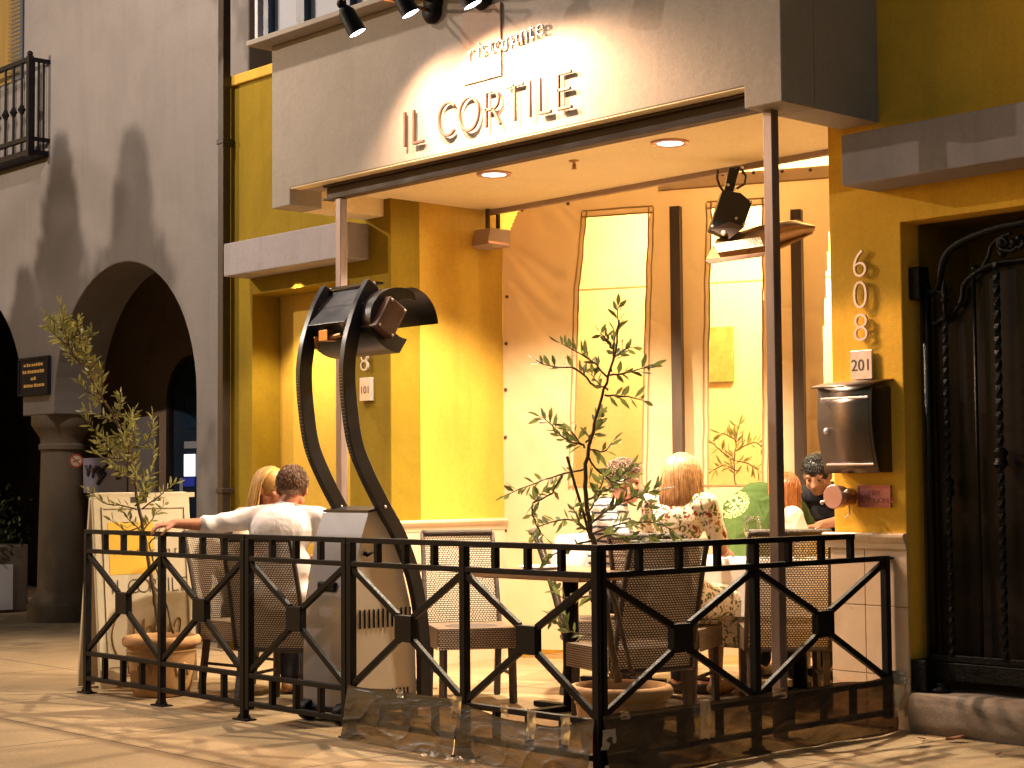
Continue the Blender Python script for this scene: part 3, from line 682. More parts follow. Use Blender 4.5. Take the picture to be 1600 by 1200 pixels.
# plaque on the pier
a, b = ony(34, 561, AY), ony(80, 616, AY)
pq = empty('wall_plaque', (a.x, AY, b.z), 'dark rectangular plaque with worn lines of lettering on the arcade pier', 'plaque')
MB().box((a.x, AY - .03, b.z), (b.x, AY - .0005, a.z)).build('plaque_plate', PLAQ, pq, bevel=.006)
fr = MB(); t = .022
for z in (a.z - t, b.z): fr.box((a.x, AY - .04, z), (b.x, AY - .031, z + t))
for x in (a.x, b.x - t): fr.box((x, AY - .04, b.z + t), (x + t, AY - .031, a.z - t))
fr.build('plaque_border', PLAQ, pq)
ln = MB(); W = b.x - a.x; Hh = a.z - b.z
for k, (x0, x1) in enumerate(((.18, .82), (.14, .86), (.42, .58), (.18, .8))):
    z = a.z - Hh * (.24 + .18 * k); x = a.x + W * x0
    while x < a.x + W * x1: 
        d = random.uniform(.03, .055); ln.box((x, AY - .0325, z), (x + d, AY - .0302, z + random.uniform(.022, .032))); x += d + random.choice((.008, .008, .02))
ln.build('plaque_lettering', BRUSHD, pq)
# no smoking disc on the column
c = near(119, 720, pc + V((.12, -.24, 0))); d = (CAM - c); d.z = 0; d.normalize(); sx, sy = V((-d.y, d.x, 0)), V((0, 0, 1))
ns = empty('prohibition_sign', c, 'small round crossed-out sign on the stone column', 'sign')
def disc(r0, r1, off, n=28):
    m = MB(); vs = [c + d * off + sx * r * math.cos(2*PI*k/n) + sy * r * math.sin(2*PI*k/n) for r in (r0, r1) for k in range(n)]
    return m.add(vs, [(k, (k+1) % n, n + (k+1) % n, n + k) for k in range(n)])
m_ = MB(); m_.tube([c - d * .03, c + d * .012], .062, 28); m_.build('sign_disc', WHITEB, ns)
m_ = disc(.048, .062, .0145); m_.bar(c + d * .015 + (sx - sy) * .038, c + d * .015 + (sy - sx) * .038, .012, .002, d); m_.build('red_ring', REDP, ns)
m_ = MB(); m_.bar(c + d * .014 - sx * .03 - sy * .012, c + d * .014 + sx * .03 + sy * .012, .010, .002, d); m_.build('cigarette_mark', INKP, ns)
# window with slatted blind above the balcony
X1 = ony(38, 60, AY).x; Z0 = ony(38, 122, AY).z
aw = MB().box((X1 - 1.3, AY - .02, Z0), (X1, AY - .002, Z0 + 2.4)).build('balcony_window', DGLASS, arc)
lit = MB().box((X1 - 1.3, AY - .0215, Z0), (X1 - .22, AY - .0205, Z0 + 2.4)).build('drawn_curtain', DRAPE, aw)
sl = MB()
for k in range(58): 
    z = Z0 + .04 + k * .04; sl.add([(X1 - .26, AY - .03, z), (X1 - .015, AY - .03, z), (X1 - .015, AY - .05, z + .014), (X1 - .26, AY - .05, z + .014)], [(0, 1, 2, 3)])
sl.build('blind_slats', SLATM, aw)
# wrought iron balcony
yf = 2.20; cz = ony(47, 92, yf); cb = ony(45, 236, yf); bx1 = cz.x
bal = empty('balcony', (bx1 - 1, AY, cb.z), 'black wrought iron balcony on the arcade building wall', 'balcony')
MB().box((bx1 - 2.4, yf, cb.z - .03), (bx1, AY - .002, cb.z + .02)).build('balcony_floor', IRON, bal)
def bar_t(name, p, q, w): MB().bar(p, q, w).build(name, IRON, bal)
for z in (cz.z, cb.z + .12): bar_t('balcony_rail', (bx1 - 2.4, yf, z), (bx1, yf, z), .04); bar_t('balcony_rail', (bx1, yf, z), (bx1, AY, z), .035)
MB().bar((bx1, yf, cb.z - .05), (bx1, yf, cz.z + .03), .05).sphere((bx1, yf, cz.z + .05), .028).build('corner_post', IRON, bal)
for k in range(14):
    x = bx1 - .16 - k * .165; m_ = MB(); m_.tube([(x, yf, cb.z + .02), (x, yf, cz.z)], .013, 8)
    zk = (cz.z + cb.z) / 2 - .02; m_.lathe([(.013, -.05), (.028, -.02), (.04, 0), (.028, .02), (.013, .05)], 8, (x, yf, zk)); m_.build('baluster', IRON, bal)
for k in range(3):
    y = yf + .04 + k * .05; MB().tube([(bx1, y, cb.z + .02), (bx1, y, cz.z)], .012, 8).build('baluster', IRON, bal)
# raised planter with a shrub and a white sheet leaning on it
pt = empty('concrete_planter', (-10.9, 2.3, 0), 'square concrete planter box standing before the arcade', 'planter')
a = ony(45, 850, 3.0); x1 = a.x; pz = a.z
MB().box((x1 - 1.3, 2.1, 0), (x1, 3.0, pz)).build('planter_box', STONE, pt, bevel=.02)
MB().box((x1 - 1.22, 2.17, pz - .03), (x1 - .07, 2.93, pz + .005)).build('planter_soil', SOIL, pt)
a, b = onx(-40, 884, x1 + .002), onx(19, 952, x1 + .002)
tag(MB().box((x1 + .002, a.y, b.z), (x1 + .014, b.y, a.z)).build('white_sheet', PLASTER_W), 'square white sheet fixed to the side of the concrete planter', 'sheet')

LVs = MB(); r_ = random.Random(77)
sh = empty('planter_shrub', (x1 - .65, 2.55, pz), 'dark leafy shrub growing in the concrete planter before the arcade', 'shrub')
for i in range(2600):
    v = V((r_.gauss(0, .28), r_.gauss(0, .2), abs(r_.gauss(0, .24)))); p = V((x1 - .55, 2.55, pz)) + v; d = V((r_.uniform(-1, 1), r_.uniform(-1, 1), r_.uniform(-.2, 1))).normalized(); u_, w_ = basis(d)
    LVs.add([p, p + d * .03 + u_ * .016, p + d * .07, p + d * .03 - u_ * .016], [(0, 1, 2, 3)])
LVs.build('crown', LEAFD, sh)
st_ = MB()
for i in range(7): st_.tube([V((x1 - .6, 2.55, pz - .02)), V((x1 - .6 + r_.uniform(-.3, .35), 2.55 + r_.uniform(-.25, .25), pz + r_.uniform(.25, .45)))], [.014, .005], 6)
st_.build('stem', BARK, sh)
# ------------------------------------------------------------------ railings round the patio
FW_, FG, H2, H3, H4, FR = .8684, .9363, .881, .2562, .105, 1.0449
def panel(label, org, d, xs, spacers, gate=False, end=None, feet=(), plates=(), top=(None, None), stiles=()):
    """a railing panel running from org along d; xs: post positions; plates: (x0, x1) cells holding a crossed brace"""
    d = V(d); org = V(org); n = V((-d.y, d.x, 0))
    e = empty('patio_railing', org, label, 'railing', 'black railing panels around the patio')
    P = lambda x, z, o=0.0: org + d * x + n * o + V((0, 0, z))
    x0, x1 = xs[0], xs[-1]
    t0 = x0 if top[0] is None else top[0]; t1 = x1 if top[1] is None else top[1]
    for z, a, b, w in ((1 - .0135, t0 - .02, t1 + .02, .027), (H2 - .013, x0, x1, .026), (H3 - .013, x0, x1, .026), (H4 - .013, x0, x1, .026)):
        MB().bar(P(a, z), P(b, z), .034, w).build('rail', IRON, e, bevel=.003)
    for x in xs: MB().bar(P(x, .0 if x in feet else .06), P(x, .974 if t0 - .01 <= x <= t1 + .01 else H2), .038, .038, d).build('post', IRON, e, bevel=.003)
    for x in stiles: MB().bar(P(x, H4 - .02), P(x, .974), .03, .03, d).build('stile', IRON, e, bevel=.003)
    for x in spacers:
        if t0 < x < t1 + .01: MB().bar(P(x, H2), P(x, .974), .032, .028, d).build('spacer', IRON, e, bevel=.002)
        if x < x1 - .02: MB().bar(P(x, H4), P(x, H3 - .026), .032, .028, d).build('spacer', IRON, e, bevel=.002)
    for a, b in plates:
        cx, zc_ = (a + b) / 2, (H2 + H3) / 2; h = .064
        MB().box((-h, -.021, -h), (h, .021, h), Matrix.Translation(P(cx, zc_)) @ Matrix(((d.x, n.x, 0), (d.y, n.y, 0), (0, 0, 1))).to_4x4()).build('centre_plate', IRON, e, bevel=.003)
        for sx_, sz_ in ((-1, 1), (1, 1), (-1, -1), (1, -1)):
            p = P(cx + sx_ * (h - .006), zc_ + sz_ * (h - .006)); q = P((a + .012) if sx_ < 0 else (b - .012), H2 - .035 if sz_ > 0 else H3 + .010)
            MB().bar(p, q, .030, .026, n).build('brace', IRON, e, bevel=.003)
    for x in feet:
        f = MB(); M = Matrix.Translation(P(x, 0)) @ Matrix(((d.x, n.x, 0), (d.y, n.y, 0), (0, 0, 1))).to_4x4()
        f.box((-.065, -.035, .001), (.065, .035, .009), M)
        for s in (-1, 1): f.lathe([(.011, .009), (.011, .018), (.006, .019), (.006, .030)], 8, P(x + s * .048, 0))
        f.build('foot_plate', IRON, e, bevel=.001)
    return e
def sp(*cells):
    r = []
    for a, b in cells: r += [a + (b - a) * k / 4 for k in (1, 2, 3)]
    return r
w, G = FW_, FG
panel('railing panel at the street end in front of the sandwich board', (-4*w - G, 0, 0), (1, 0, 0), [0, w, 2*w - .018], sp((0, w), (w, 2*w)), feet=(0, w, 2*w - .018), plates=((0, w), (w, 2*w - .03)))
panel('short single-cross railing gate in front of the patio heater and white-shirted man', (-2*w - G, 0, 0), (1, 0, 0), [.03, G - .045], sp((.03, G - .04)), plates=((.03, G - .045),))
panel('railing panel between the patio heater and the front corner post', (-2*w, 0, 0), (1, 0, 0), [0, w, 2*w], sp((0, w), (w, 2*w)), feet=(0, w, 2*w), plates=((0, w), (w, 2*w)))
r4 = panel('railing panel returning from the front corner post to the tiled pillar', (0, 0, 0), (0, 1, 0), [.022, FR, 2*FR - .01], sp((0, FR)) + [FR + .255, FR + .51, FR + .745], feet=(FR,), plates=((.01, FR), (FR, 2*FR - .01)), top=(.02, FR + .745))
MB().bar((0, 2*FR - .03, H2 - .013), (0, 2*FR + .035, H2 - .013), .05, .012).build('wall_bracket', IRON, r4)

# ------------------------------------------------------------------ smoky film taped round the bottom of the railing
def film(label, org, d, x0, x1, ztop, off, seed, trim=0):
    org, d = V(org), V(d); n = V((d.y, -d.x, 0))
    def fn(a, b):
        x = x0 + (x1 - x0) * a; z = ztop(a) * b + .006
        k = noise.noise(V((x * 2.2 + z * 3, z * 4 - x, seed))) * (.007 + .035 * (1 - b) ** 2) + (1 - abs(noise.noise(V((x * 5 + z * 4, z * 11 - x * 2, seed + 5)))) * 2) ** 3 * (.0015 + .016 * (1 - b) ** 2)
        fl = (1 - b) ** 3 * (.05 + .05 * noise.noise(V((x * 3, seed, 2))))
        z2 = z + (noise.noise(V((x * 4, seed, 7))) * .012 if b > .95 else 0)
        return org + d * x + n * (off + (k + .02) * math.sin(PI * min(1, b * 1.05)) + fl) + V((0, 0, max(.004, z2)))
    e = empty('film_skirt', org + d * (x0 + x1) / 2, label, 'plastic sheet', 'smoky plastic sheets taped along the railing')
    MB().grid(fn, 150, 44).build('plastic_sheet', FILM, e, smooth=True); return e
e1 = film('smoky plastic sheet taped low on the railing beside the heater', (-2*w, 0, 0), (1, 0, 0), .0, w, lambda a: .262 - .0 * a, .024, 1)
e2 = film('sagging smoky plastic sheet taped low on the railing left of the corner post', (-w, 0, 0), (1, 0, 0), .0, w, lambda a: .20 + .05 * abs(2 * a - 1) ** 2, .026, 4)
e3 = film('smoky plastic sheet taped low along the railing from corner post to pillar', (0, 0, 0), (0, 1, 0), .0, 2*FR, lambda a: .268, .026, 8)
def tape(par, p, w_, h, n, m=TAPE, sg=1):
    p = V(p); n = V(n).normalized(); s = V((-n.y, n.x, 0)); g_ = MB()
    g_.grid(lambda a, b: p + s * (a - .5) * w_ * (1 + .1 * noise.noise(V((b * 3, p.x * 9, 0)))) + V((0, 0, (b - .5) * h)) + n * (.008 + .012 * noise.noise(V((a * 3 + p.x * 31, b * 4, p.y * 17)))), 6, 8)
    return g_.build('tape_strip', m, par, smooth=True)
ny = (0, -1, 0); nx = (1, 0, 0)
for x, z, w_, h in ((-w - .02, .23, .075, .11), (-w - .0, .09, .06, .10), (-1.5*w, .262, .05, .04)): tape(e1, (x, -.03, z), w_, h, ny, TAPEG if z < .2 else TAPE)
for x, z, w_, h in ((-.42*w, .21, .06, .13), (-.17*w, .20, .055, .12), (-.62*w, .25, .05, .06)): tape(e2, (x, -.045, z), w_, h, ny)
tape(e3, (.035, .02, .175), .085, .085, nx, TAPEG); tape(e3, (.05, .62, .15), .07, .26, nx, TAPE); tape(e3, (.04, 1.16, .27), .10, .05, nx); tape(e3, (.035, .12, .27), .06, .04, nx)
tape(e3, (.02, 2*FR + .03, .265), .10, .07, (.5, -1, 0), TAPEG); tape(e3, (.09, 2*FR - .02, .16), .09, .16, (1, -.4, 0), TAPE); tape(e3, (.06, YW - .03, .268), .07, .055, (0, -1, 0), TAPEG)
for x, y in ((-w - .08, -.10), (-w + .10, -.12)): 
    g_ = MB(); g_.grid(lambda a, b: V((x + (a - .5) * .13, y + (b - .5) * .10, .004 + .05 * abs(noise.noise(V((a * 4 + x * 9, b * 4, 2)))))), 6, 6); tag(g_.build('crumpled_film_scrap', TAPE, smooth=True), 'crumpled clear plastic scrap on the pavement under the middle railing post', 'scrap', 'plastic scraps')

# ------------------------------------------------------------------ patio heater
xr, xl = -2.10, -2.50
ht = empty('patio_heater', (-2.3, .5, 0), 'tall black curved-arm patio heater with a grey cabinet behind the railing gate', 'patio heater')
prof = [(.262, .085), (.262, .3), (.270, .6), (.314, .83), (.345, .97), (.395, 1.112), (.43, 1.125), (.462, 1.125), (.49, 1.09), (.60, .90), (.68, .62), (.715, .35), (.722, .085)]
def xpoly(x, pr): return [(x, y, z) for y, z in pr]
front = prof[:6]
MB().prism(xpoly(xl + .006, prof), (xr - xl - .012, 0, 0)).build('cabinet', HEATS, ht, bevel=.004)
fs = MB()
fs.grid(lambda a, b: (lambda i, t: V((xl - .004 + (xr - xl + .008) * a, front[i][0] + (front[i+1][0] - front[i][0]) * t - .008, front[i][1] + (front[i+1][1] - front[i][1]) * t)))(min(4, int(b * 5)), b * 5 - min(4, int(b * 5))), 1, 20)
fs.build('front_panel', HEATG, ht, smooth=True, auto=30)
MB().prism([(xl - .004, .388, 1.114), (xr + .004, .388, 1.114), (xr + .004, .50, 1.135), (xl - .004, .50, 1.135)], (0, 0, .012)).build('top_panel', HEATB, ht)
hy = .268; q = onx(515, 925, -2.2)
MB().box((-2.40, .258 + .01, .69), (-2.24, .29, .745)).build('handle_recess', IRON, ht, bevel=.012)
vt = MB()
for k in range(13): y = .30 + k * .031; vt.box((xr - .004, y, .50), (xr + .0025, y + .007, .60))
vt.build('side_vent', IRON, ht); vt = MB()
for k in range(8): y = .47 + k * .026; vt.box((xr - .004, y, .10), (xr + .0025, y + .007, .17))
vt.build('side_vent', IRON, ht)
lk = MB(); lk.tube([(xr - .004, .37, .895), (xr + .02, .37, .895)], .012, 10); lk.bar((xr + .02, .36, .885), (xr + .025, .41, .91), .012); lk.build('side_latch', IRON, ht, smooth=True)
MB().box((xl - .02, .24, .055), (xr + .02, .80, .084)).build('base_plate', IRON, ht, bevel=.006)
for x in (xl + .0, xr - .09):
    wv = MB(); M = Matrix.Rotation(PI / 2, 4, 'Y'); wv.lathe([(.02, -.035), (.05, -.035), (.055, -.028), (.055, .028), (.05, .035), (.02, .035)], 24, (x + .04, .255, .056), M); wv.build('wheel', IRON, ht, smooth=True, auto=40)
for x in (xl + .04, xr - .05): MB().tube([(x, .74, .001), (x, .74, .06)], .022, 12).build('rear_foot', IRON, ht)
armc = [(.745, .06), (.748, .138), (.745, .35), (.72, .58), (.671, .776), (.58, .98), (.47, 1.143), (.36, 1.32), (.283, 1.482), (.247, 1.68), (.233, 1.854), (.244, 1.97), (.268, 2.07), (.328, 2.224), (.400, 2.34)]
def smooth_line(pts, n=6):
    out = []
    P = [V((0, a, b)) for a, b in pts]
    for i in range(len(P) - 1):
        p0, p1, p2, p3 = P[max(0, i-1)], P[i], P[i+1], P[min(len(P)-1, i+2)]
        for k in range(n):
            t = k / n; out.append(.5 * ((2*p1) + (p2 - p0) * t + (2*p0 - 5*p1 + 4*p2 - p3) * t*t + (3*p1 - p0 - 3*p2 + p3) * t**3))
    return out + [P[-1]]
cl_ = smooth_line(armc)
def arm(x):
    L_, R_ = [], []
    for i, p in enumerate(cl_):
        d = (cl_[min(i+1, len(cl_)-1)] - cl_[max(0, i-1)]).normalized(); nn = V((0, d.z, -d.y)); hw = .036 + .006 * (p.z / 2.3)
        L_.append(p + nn * hw); R_.append(p - nn * hw)
    m = MB(); n = len(cl_); vs = []
    for a, b in zip(L_, R_): vs += [V((x, a.y, a.z)), V((x + .042, a.y, a.z)), V((x + .042, b.y, b.z)), V((x, b.y, b.z))]
    fs_ = [(4*i + k, 4*i + (k+1) % 4, 4*i + 4 + (k+1) % 4, 4*i + 4 + k) for i in range(n - 1) for k in range(4)] + [(0, 1, 2, 3), (4*n-1, 4*n-2, 4*n-3, 4*n-4)]
    m.add(vs, fs_); return m
for x in (xr + .004, xl - .046 + .06):
    ao = arm(x).build('arm', HEATB, ht, smooth=True, auto=40, bevel=.003)
    bo = MB()
    for i in (28, 36, 78, 84):
        p = cl_[min(i, len(cl_)-1)]; bo.sphere((x + .043, p.y, p.z), (.005, .009, .009), 8, 6)
    bo.build('arm_bolt', ALU, ao, smooth=True)
    lb = MB(); rnd = random.Random(3)
    for k in range(26):
        i = 46 + k * .55; p = cl_[int(i)].lerp(cl_[int(i)+1], i - int(i)); d = (cl_[int(i)+1] - cl_[int(i)]).normalized(); nn = V((0, -d.z, d.y)) * -1
        if nn.y > 0: nn = -nn
        ww = rnd.uniform(.006, .016)
        lb.bar(V((x + .021 - ww, 0, 0)) + V((0, p.y, p.z)) + nn * .0435, V((x + .021 + ww, 0, 0)) + V((0, p.y, p.z)) + nn * .0435, .004, .002, nn)
    lb.build('warning_label', HEATG, ao)
# wedge cover between the arm heads, burner box and reflector trough
yt, zt = .400, 2.34
MB().prism([(xl + .06, .415, 2.335), (xl + .06, .24, 2.13), (xl + .06, .30, 2.10), (xl + .06, .44, 2.29)], (xr - xl - .065, 0, 0)).build('wedge_cover', HEATB, ht, bevel=.004)
MB().bar((xl + .015, .43, 2.345), (xr + .05, .43, 2.345), .06, .012).build('head_cap', HEATB, ht)
vb = MB(); vb.box((-2.36, .255, 2.04), (-2.28, .32, 2.10)); vb.tube([(-2.40, .27, 2.07), (-2.40, .28, 2.0)], .016, 10); vb.tube([(-2.28, .28, 2.06), (-2.20, .29, 2.07)], .012, 10); vb.build('gas_valve', BRASS, ht, bevel=.003)
hc = V((0, .50, 2.14)); RR = .205; x0_, x1_ = -2.52, -1.96
tr = MB()
A0, A1 = math.radians(62), math.radians(268)   # shell from the top front over the street side to the bottom
def shell(a, b, r=RR): an = A0 + (A1 - A0) * b; return V((x0_ + (x1_ - x0_) * a, hc.y + r * math.cos(an) * 1.0, hc.z + r * math.sin(an) * .86))
tr.grid(lambda a, b: shell(a, b), 12, 26); tr.grid(lambda a, b: shell(a, 1 - b, RR - .006), 12, 26)
tro = tr.build('reflector_trough', HEATB, ht, smooth=True)
hood = MB(); hood.grid(lambda a, b: V((x0_ + (x1_ + .02 - x0_) * a, hc.y + .06 + .19 * math.sin(b * 1.5), hc.z + .18 - .20 * (1 - math.cos(b * 1.5)))), 6, 12); hood.build('reflector_hood', HEATB, tro, smooth=True)
for x in (x0_, x1_):
    e_ = MB(); pr = [shell(0, k / 16, RR) for k in range(17)]; pi_ = [V((0, hc.y + .05 + (p.y - hc.y) * .62, hc.z + .01 + (p.z - hc.z) * .62)) for p in reversed(pr)]
    for k in range(16): e_.prism([(x - .004, q.y, q.z) for q in (pr[k], pr[k+1], pi_[15-k], pi_[16-k])], (.008, 0, 0))
    e_.build('trough_end', HEATB, tro)
Mb = Matrix.Translation(V((0, .40, 2.145))) @ Matrix.Rotation(math.radians(-32), 4, 'X')
MB().box((-2.055, -.065, -.095), (-1.90, .065, .095), Mb).build('burner_box', BURN, ht, bevel=.008)
MB().box((-2.3, -.045, -.07), (-2.055, .05, .07), Mb).build('burner_neck', HEATB, ht, bevel=.006)
bo = MB()
for y, z in ((-.05, .08), (.05, .08), (-.05, -.08), (.05, -.08)): bo.sphere(Mb @ V((-1.90, y, z)), (.005, .008, .008), 8, 6)
bo.build('burner_bolt', ALU, ht, smooth=True)

# ------------------------------------------------------------------ heater hanging under the canopy edge
hh0 = onz(1146, 264, zc - .05); 
hh = empty('hanging_heater', (hh0.x, hh0.y, zc), 'black infrared heater hung from the canopy ceiling beside the steel post', 'heater')
dn = V((-FW.x, -FW.y, 0)).normalized(); rt = V((RT.x, RT.y, 0)).normalized(); up = V((0, 0, 1))
def hp(u, v, off=0.0): return near(u, v, hh0) + dn * off
def hprism(name, pts, o0, o1, m, bevel=.004, par=None):
    a = [hp(u, v, o0) for u, v in pts]; return MB().prism(a, dn * (o1 - o0)).build(name, m, par or hh, bevel=bevel)
hprism('drop_bracket', [(1139, 263), (1156, 261), (1145, 302), (1131, 299)], -.03, .03, HEATB)
hprism('control_box', [(1127, 300), (1155, 304), (1173, 319), (1160, 356), (1136, 373), (1107, 360)], -.08, .07, HEATB)
MB().add([hp(1108, 361, .071), hp(1137, 350, .10), hp(1162, 357, .071), hp(1137, 376, .071)], [(0, 1, 2, 3)]).build('box_underside', STEELR, hh)
# reflector: a shallow trough sloping to the right with a label on its face
rf = MB()
TL, TR, BR, BL = (1112, 380), (1255, 345), (1268, 372), (1098, 410)
def rfl(a, b):
    u = (TL[0] * (1-a) + TR[0] * a) * (1-b) + (BL[0] * (1-a) + BR[0] * a) * b; v = (TL[1] * (1-a) + TR[1] * a) * (1-b) + (BL[1] * (1-a) + BR[1] * a) * b
    return hp(u, v, .02 + .22 * b - .10 * math.sin(PI * b))
rfl_m = MB()
rfl_m.add([hp(1122, 373, -.05), hp(1190, 352, -.05), hp(1226, 345, -.05), hp(1250, 346, .02), hp(1262, 360, .10), hp(1264, 370, .12), hp(1218, 392, .12), hp(1190, 401, .12), hp(1100, 411, .12), hp(1110, 392, .06)], [tuple(range(10))])
rfo = rfl_m.build('reflector', REFL, hh); s_ = rfo.modifiers.new('thick', 'SOLIDIFY'); s_.thickness = .01
cv = MB(); cv.grid(lambda a, b: hp(1196 + 70 * a, (354 + (347 - 354) * min(1, a * 1.6) + 18 * max(0, a - .55)) * (1 - b) + (392 - 24 * a) * b, .10 + .08 * math.sin(PI * b)), 10, 8); cv.build('reflector_wing', REFL, hh, smooth=True)
MB().add([hp(1111, 386, .135), hp(1183, 375, .135), hp(1187, 389, .15), hp(1117, 399, .15)], [(0, 1, 2, 3)]).build('rating_label', WHITEB, hh)
lt = MB()
for k in range(6):
    for j in range(16):
        if random.random() < .8:
            a, b = (j + .25) / 16.5, (k + .3) / 6.6; u = 1111 + 72 * a + 5 * b; v = 386 - 11 * a + 13 * b - .6 * a * b
            lt.add([hp(u, v, .142 + .012*b), hp(u + 3.4, v - .5, .142 + .012*b), hp(u + 3.5, v + .5, .142 + .012*b), hp(u + .1, v + 1, .142 + .012*b)], [(0, 1, 2, 3)])
lt.build('label_print', INKP, hh)
hprism('lower_lip', [(1098, 411), (1190, 399), (1190, 404), (1103, 416)], .10, .13, BRONZE, .002)
for pts in ([(1121, 266), (1120, 280), (1124, 292), (1130, 300)], [(1157, 264), (1165, 276), (1163, 288), (1150, 296)]): MB().tube([hp(u, v, .02) for u, v in pts], .008, 8).build('power_cable', BROWNP, hh, smooth=True)
bo = MB()
for u, v in ((1135, 292), (1146, 299), (1111, 356), (1136, 353), (1160, 353), (1148, 344), (1171, 318), (1157, 265)): MB().sphere(hp(u, v, .075), .009, 8, 6).build('bolt', ALU, hh, smooth=True)
MB().sphere(hp(1128, 367, .085), .018, 8, 6).build('bolt', ALU, hh, smooth=True)

# ------------------------------------------------------------------ raised lettering on the canopy box
sg = empty('restaurant_sign', (-2.4, YF, 3.3), 'raised metal lettering on the grey canopy box lit by spotlights', 'sign')
zb = (ony(637, 229, YF).z + ony(877, 178, YF).z) / 2; zt_ = (ony(637, 172, YF).z + ony(877, 118, YF).z) / 2 - .0
def arcp(cx, cy, rx, ry, a0, a1, n=24): return [(cx + rx * math.cos(math.radians(a0 + (a1 - a0) * k / n)), cy + ry * math.sin(math.radians(a0 + (a1 - a0) * k / n))) for k in range(n + 1)]
GL = {'I': [[(.5, 0), (.5, 1)]], 'L': [[(0, 1), (0, 0), (1, 0)]], 'T': [[(0, 1), (1, 1)], [(.5, 1), (.5, 0)]], 'E': [[(1, 1), (0, 1), (0, 0), (1, 0)], [(0, .53), (.9, .53)]],
      'C': [arcp(.62, .5, .62, .5, 50, 310)], 'O': [arcp(.5, .5, .5, .5, 0, 360, 36)], 'R': [[(0, 0), (0, 1), (.45, 1)] + arcp(.5, .74, .42, .26, 90, -90, 12) + [(0, .48)], [(.5, .48), (1, 0)]]}
def stroke_letter(ch, x0, x1, z0, z1, y, wd, dep, m, par, name='letter'):
    mb = MB()
    for ln_ in GL[ch]:
        pts = [V((x0 + (x1 - x0) * a, y, z0 + (z1 - z0) * b)) for a, b in ln_]; closed = (pts[0] - pts[-1]).length < 1e-6
        n = len(pts); O = []
        for i, p in enumerate(pts):
            a = pts[i-1] if i else (pts[-2] if closed else None); c = pts[i+1] if i < n-1 else (pts[1] if closed else None)
            d1 = (p - a).normalized() if a is not None else None; d2 = (c - p).normalized() if c is not None else None
            d1 = d1 or d2; d2 = d2 or d1; n1 = V((-d1.z, 0, d1.x)); n2 = V((-d2.z, 0, d2.x)); k = n1 + n2
            k = k / max(.35, k.length_squared / 2); ex = V((0, 0, 0))
            if a is None: ex = -d2 * wd / 2
            if c is None: ex = d1 * wd / 2
            O.append((p + ex + k * wd / 2, p + ex - k * wd / 2))
        vs = []
        for l, r in O: vs += [l, r, r + V((0, dep, 0)), l + V((0, dep, 0))]
        mb.add(vs, [(4*i + k, 4*i + (k+1) % 4, 4*i + 4 + (k+1) % 4, 4*i + 4 + k) for i in range(n-1) for k in range(4)] + ([] if closed else [(0, 1, 2, 3), (4*n-1, 4*n-2, 4*n-3, 4*n-4)]))
    return mb.build(name, m, par, bevel=.0025)
for ch, u0, u1, um in (('I', 637, 639, 200), ('L', 652, 666, 200), ('C', 691, 714, 190), ('O', 723, 753, 182), ('R', 765, 786, 172), ('T', 797, 822, 162), ('I', 832, 834, 155), ('L', 849, 865, 150), ('E', 878, 897, 148)):
    stroke_letter(ch, ony(u0, um, YF).x, ony(u1, um, YF).x, zb + .012, zt_ - .012, YF - .034, .017, .018, BRONZE, sg)
xs_ = [ony(u, v, YF).x for u, v in ((737, 90), (749, 88), (757, 87), (769, 84), (781, 81), (795, 77), (806, 74), (819, 71), (831, 67), (844, 65))]
zr = ony(742, 97, YF).z
for i, ch in enumerate('ristorante'):
    text('letter', ch, .15, .008, SILV, sg, (xs_[i] + .03, YF - .028, zr + .004 * i), (1, 0, 0), (0, 0, 1), 'CENTER', 1, -.0035)

# ------------------------------------------------------------------ spotlights over the sign
def spot(label, plate, head, aim, lit=True):
    e = empty('sign_spotlight', V(plate), label, 'spotlight', 'black spotlights above the sign')
    plate, head, aim = V(plate), V(head), V(aim); d = (aim - head).normalized()
    pm = MB(); pm.lathe([(.0, 0), (.075, 0), (.078, -.02), (.06, -.045), (.0, -.05)], 28, plate, Matrix.Rotation(-PI/2, 4, 'X')); pm.build('wall_plate', IRON, e, smooth=True, auto=50)
    j = head - d * .19
    MB().tube([plate, V((plate.x, j.y + .05, plate.z + .01)), V((plate.x + (j.x - plate.x) * .5, j.y, plate.z + .01)), j], .011, 10).build('arm', BRASS, e, smooth=True)
    MB().sphere(j, .03, 12, 8).build('swivel_joint', IRON, e, smooth=True)
    Mx = d.to_track_quat('Z', 'Y').to_matrix().to_4x4()
    hd = MB(); hd.lathe([(.0, -.17), (.030, -.165), (.050, -.13), (.055, .0), (.058, .008), (.052, .008), (.050, -.008), (.0, -.012)], 24, head, Mx, cap=False); hd.build('lamp_head', IRON, e, smooth=True, auto=50)
    MB().lathe([(.052, .004), (.03, .010), (.0, .012)], 24, head, Mx, cap=False).build('lens', GLOWC, e)
    return e
SPOTS = []
for lab, pu, hu, aimu in (('spotlight with its white lens shining nearest the window sill', (678, 18), (558, 50), (720, 205)), ('spotlight hanging just beside its round wall plate', (678, 18), (641, 20), (800, 175)), ('spotlight half cut by the top of the view', (757, -4), (738, 6), (850, 120))):
    plate = ony(pu[0], pu[1], YF - .001); 
    yo = {558: .52, 641: .50, 738: .48}[hu[0]]
    hd = ony(hu[0], hu[1], YF - yo); aim = hd + V((.40, yo, -1.22)); SPOTS.append((hd, aim))
    if hu[0] == 641: plate = plate + V((.012, 0, .055))
    spot(lab, plate, hd, aim)

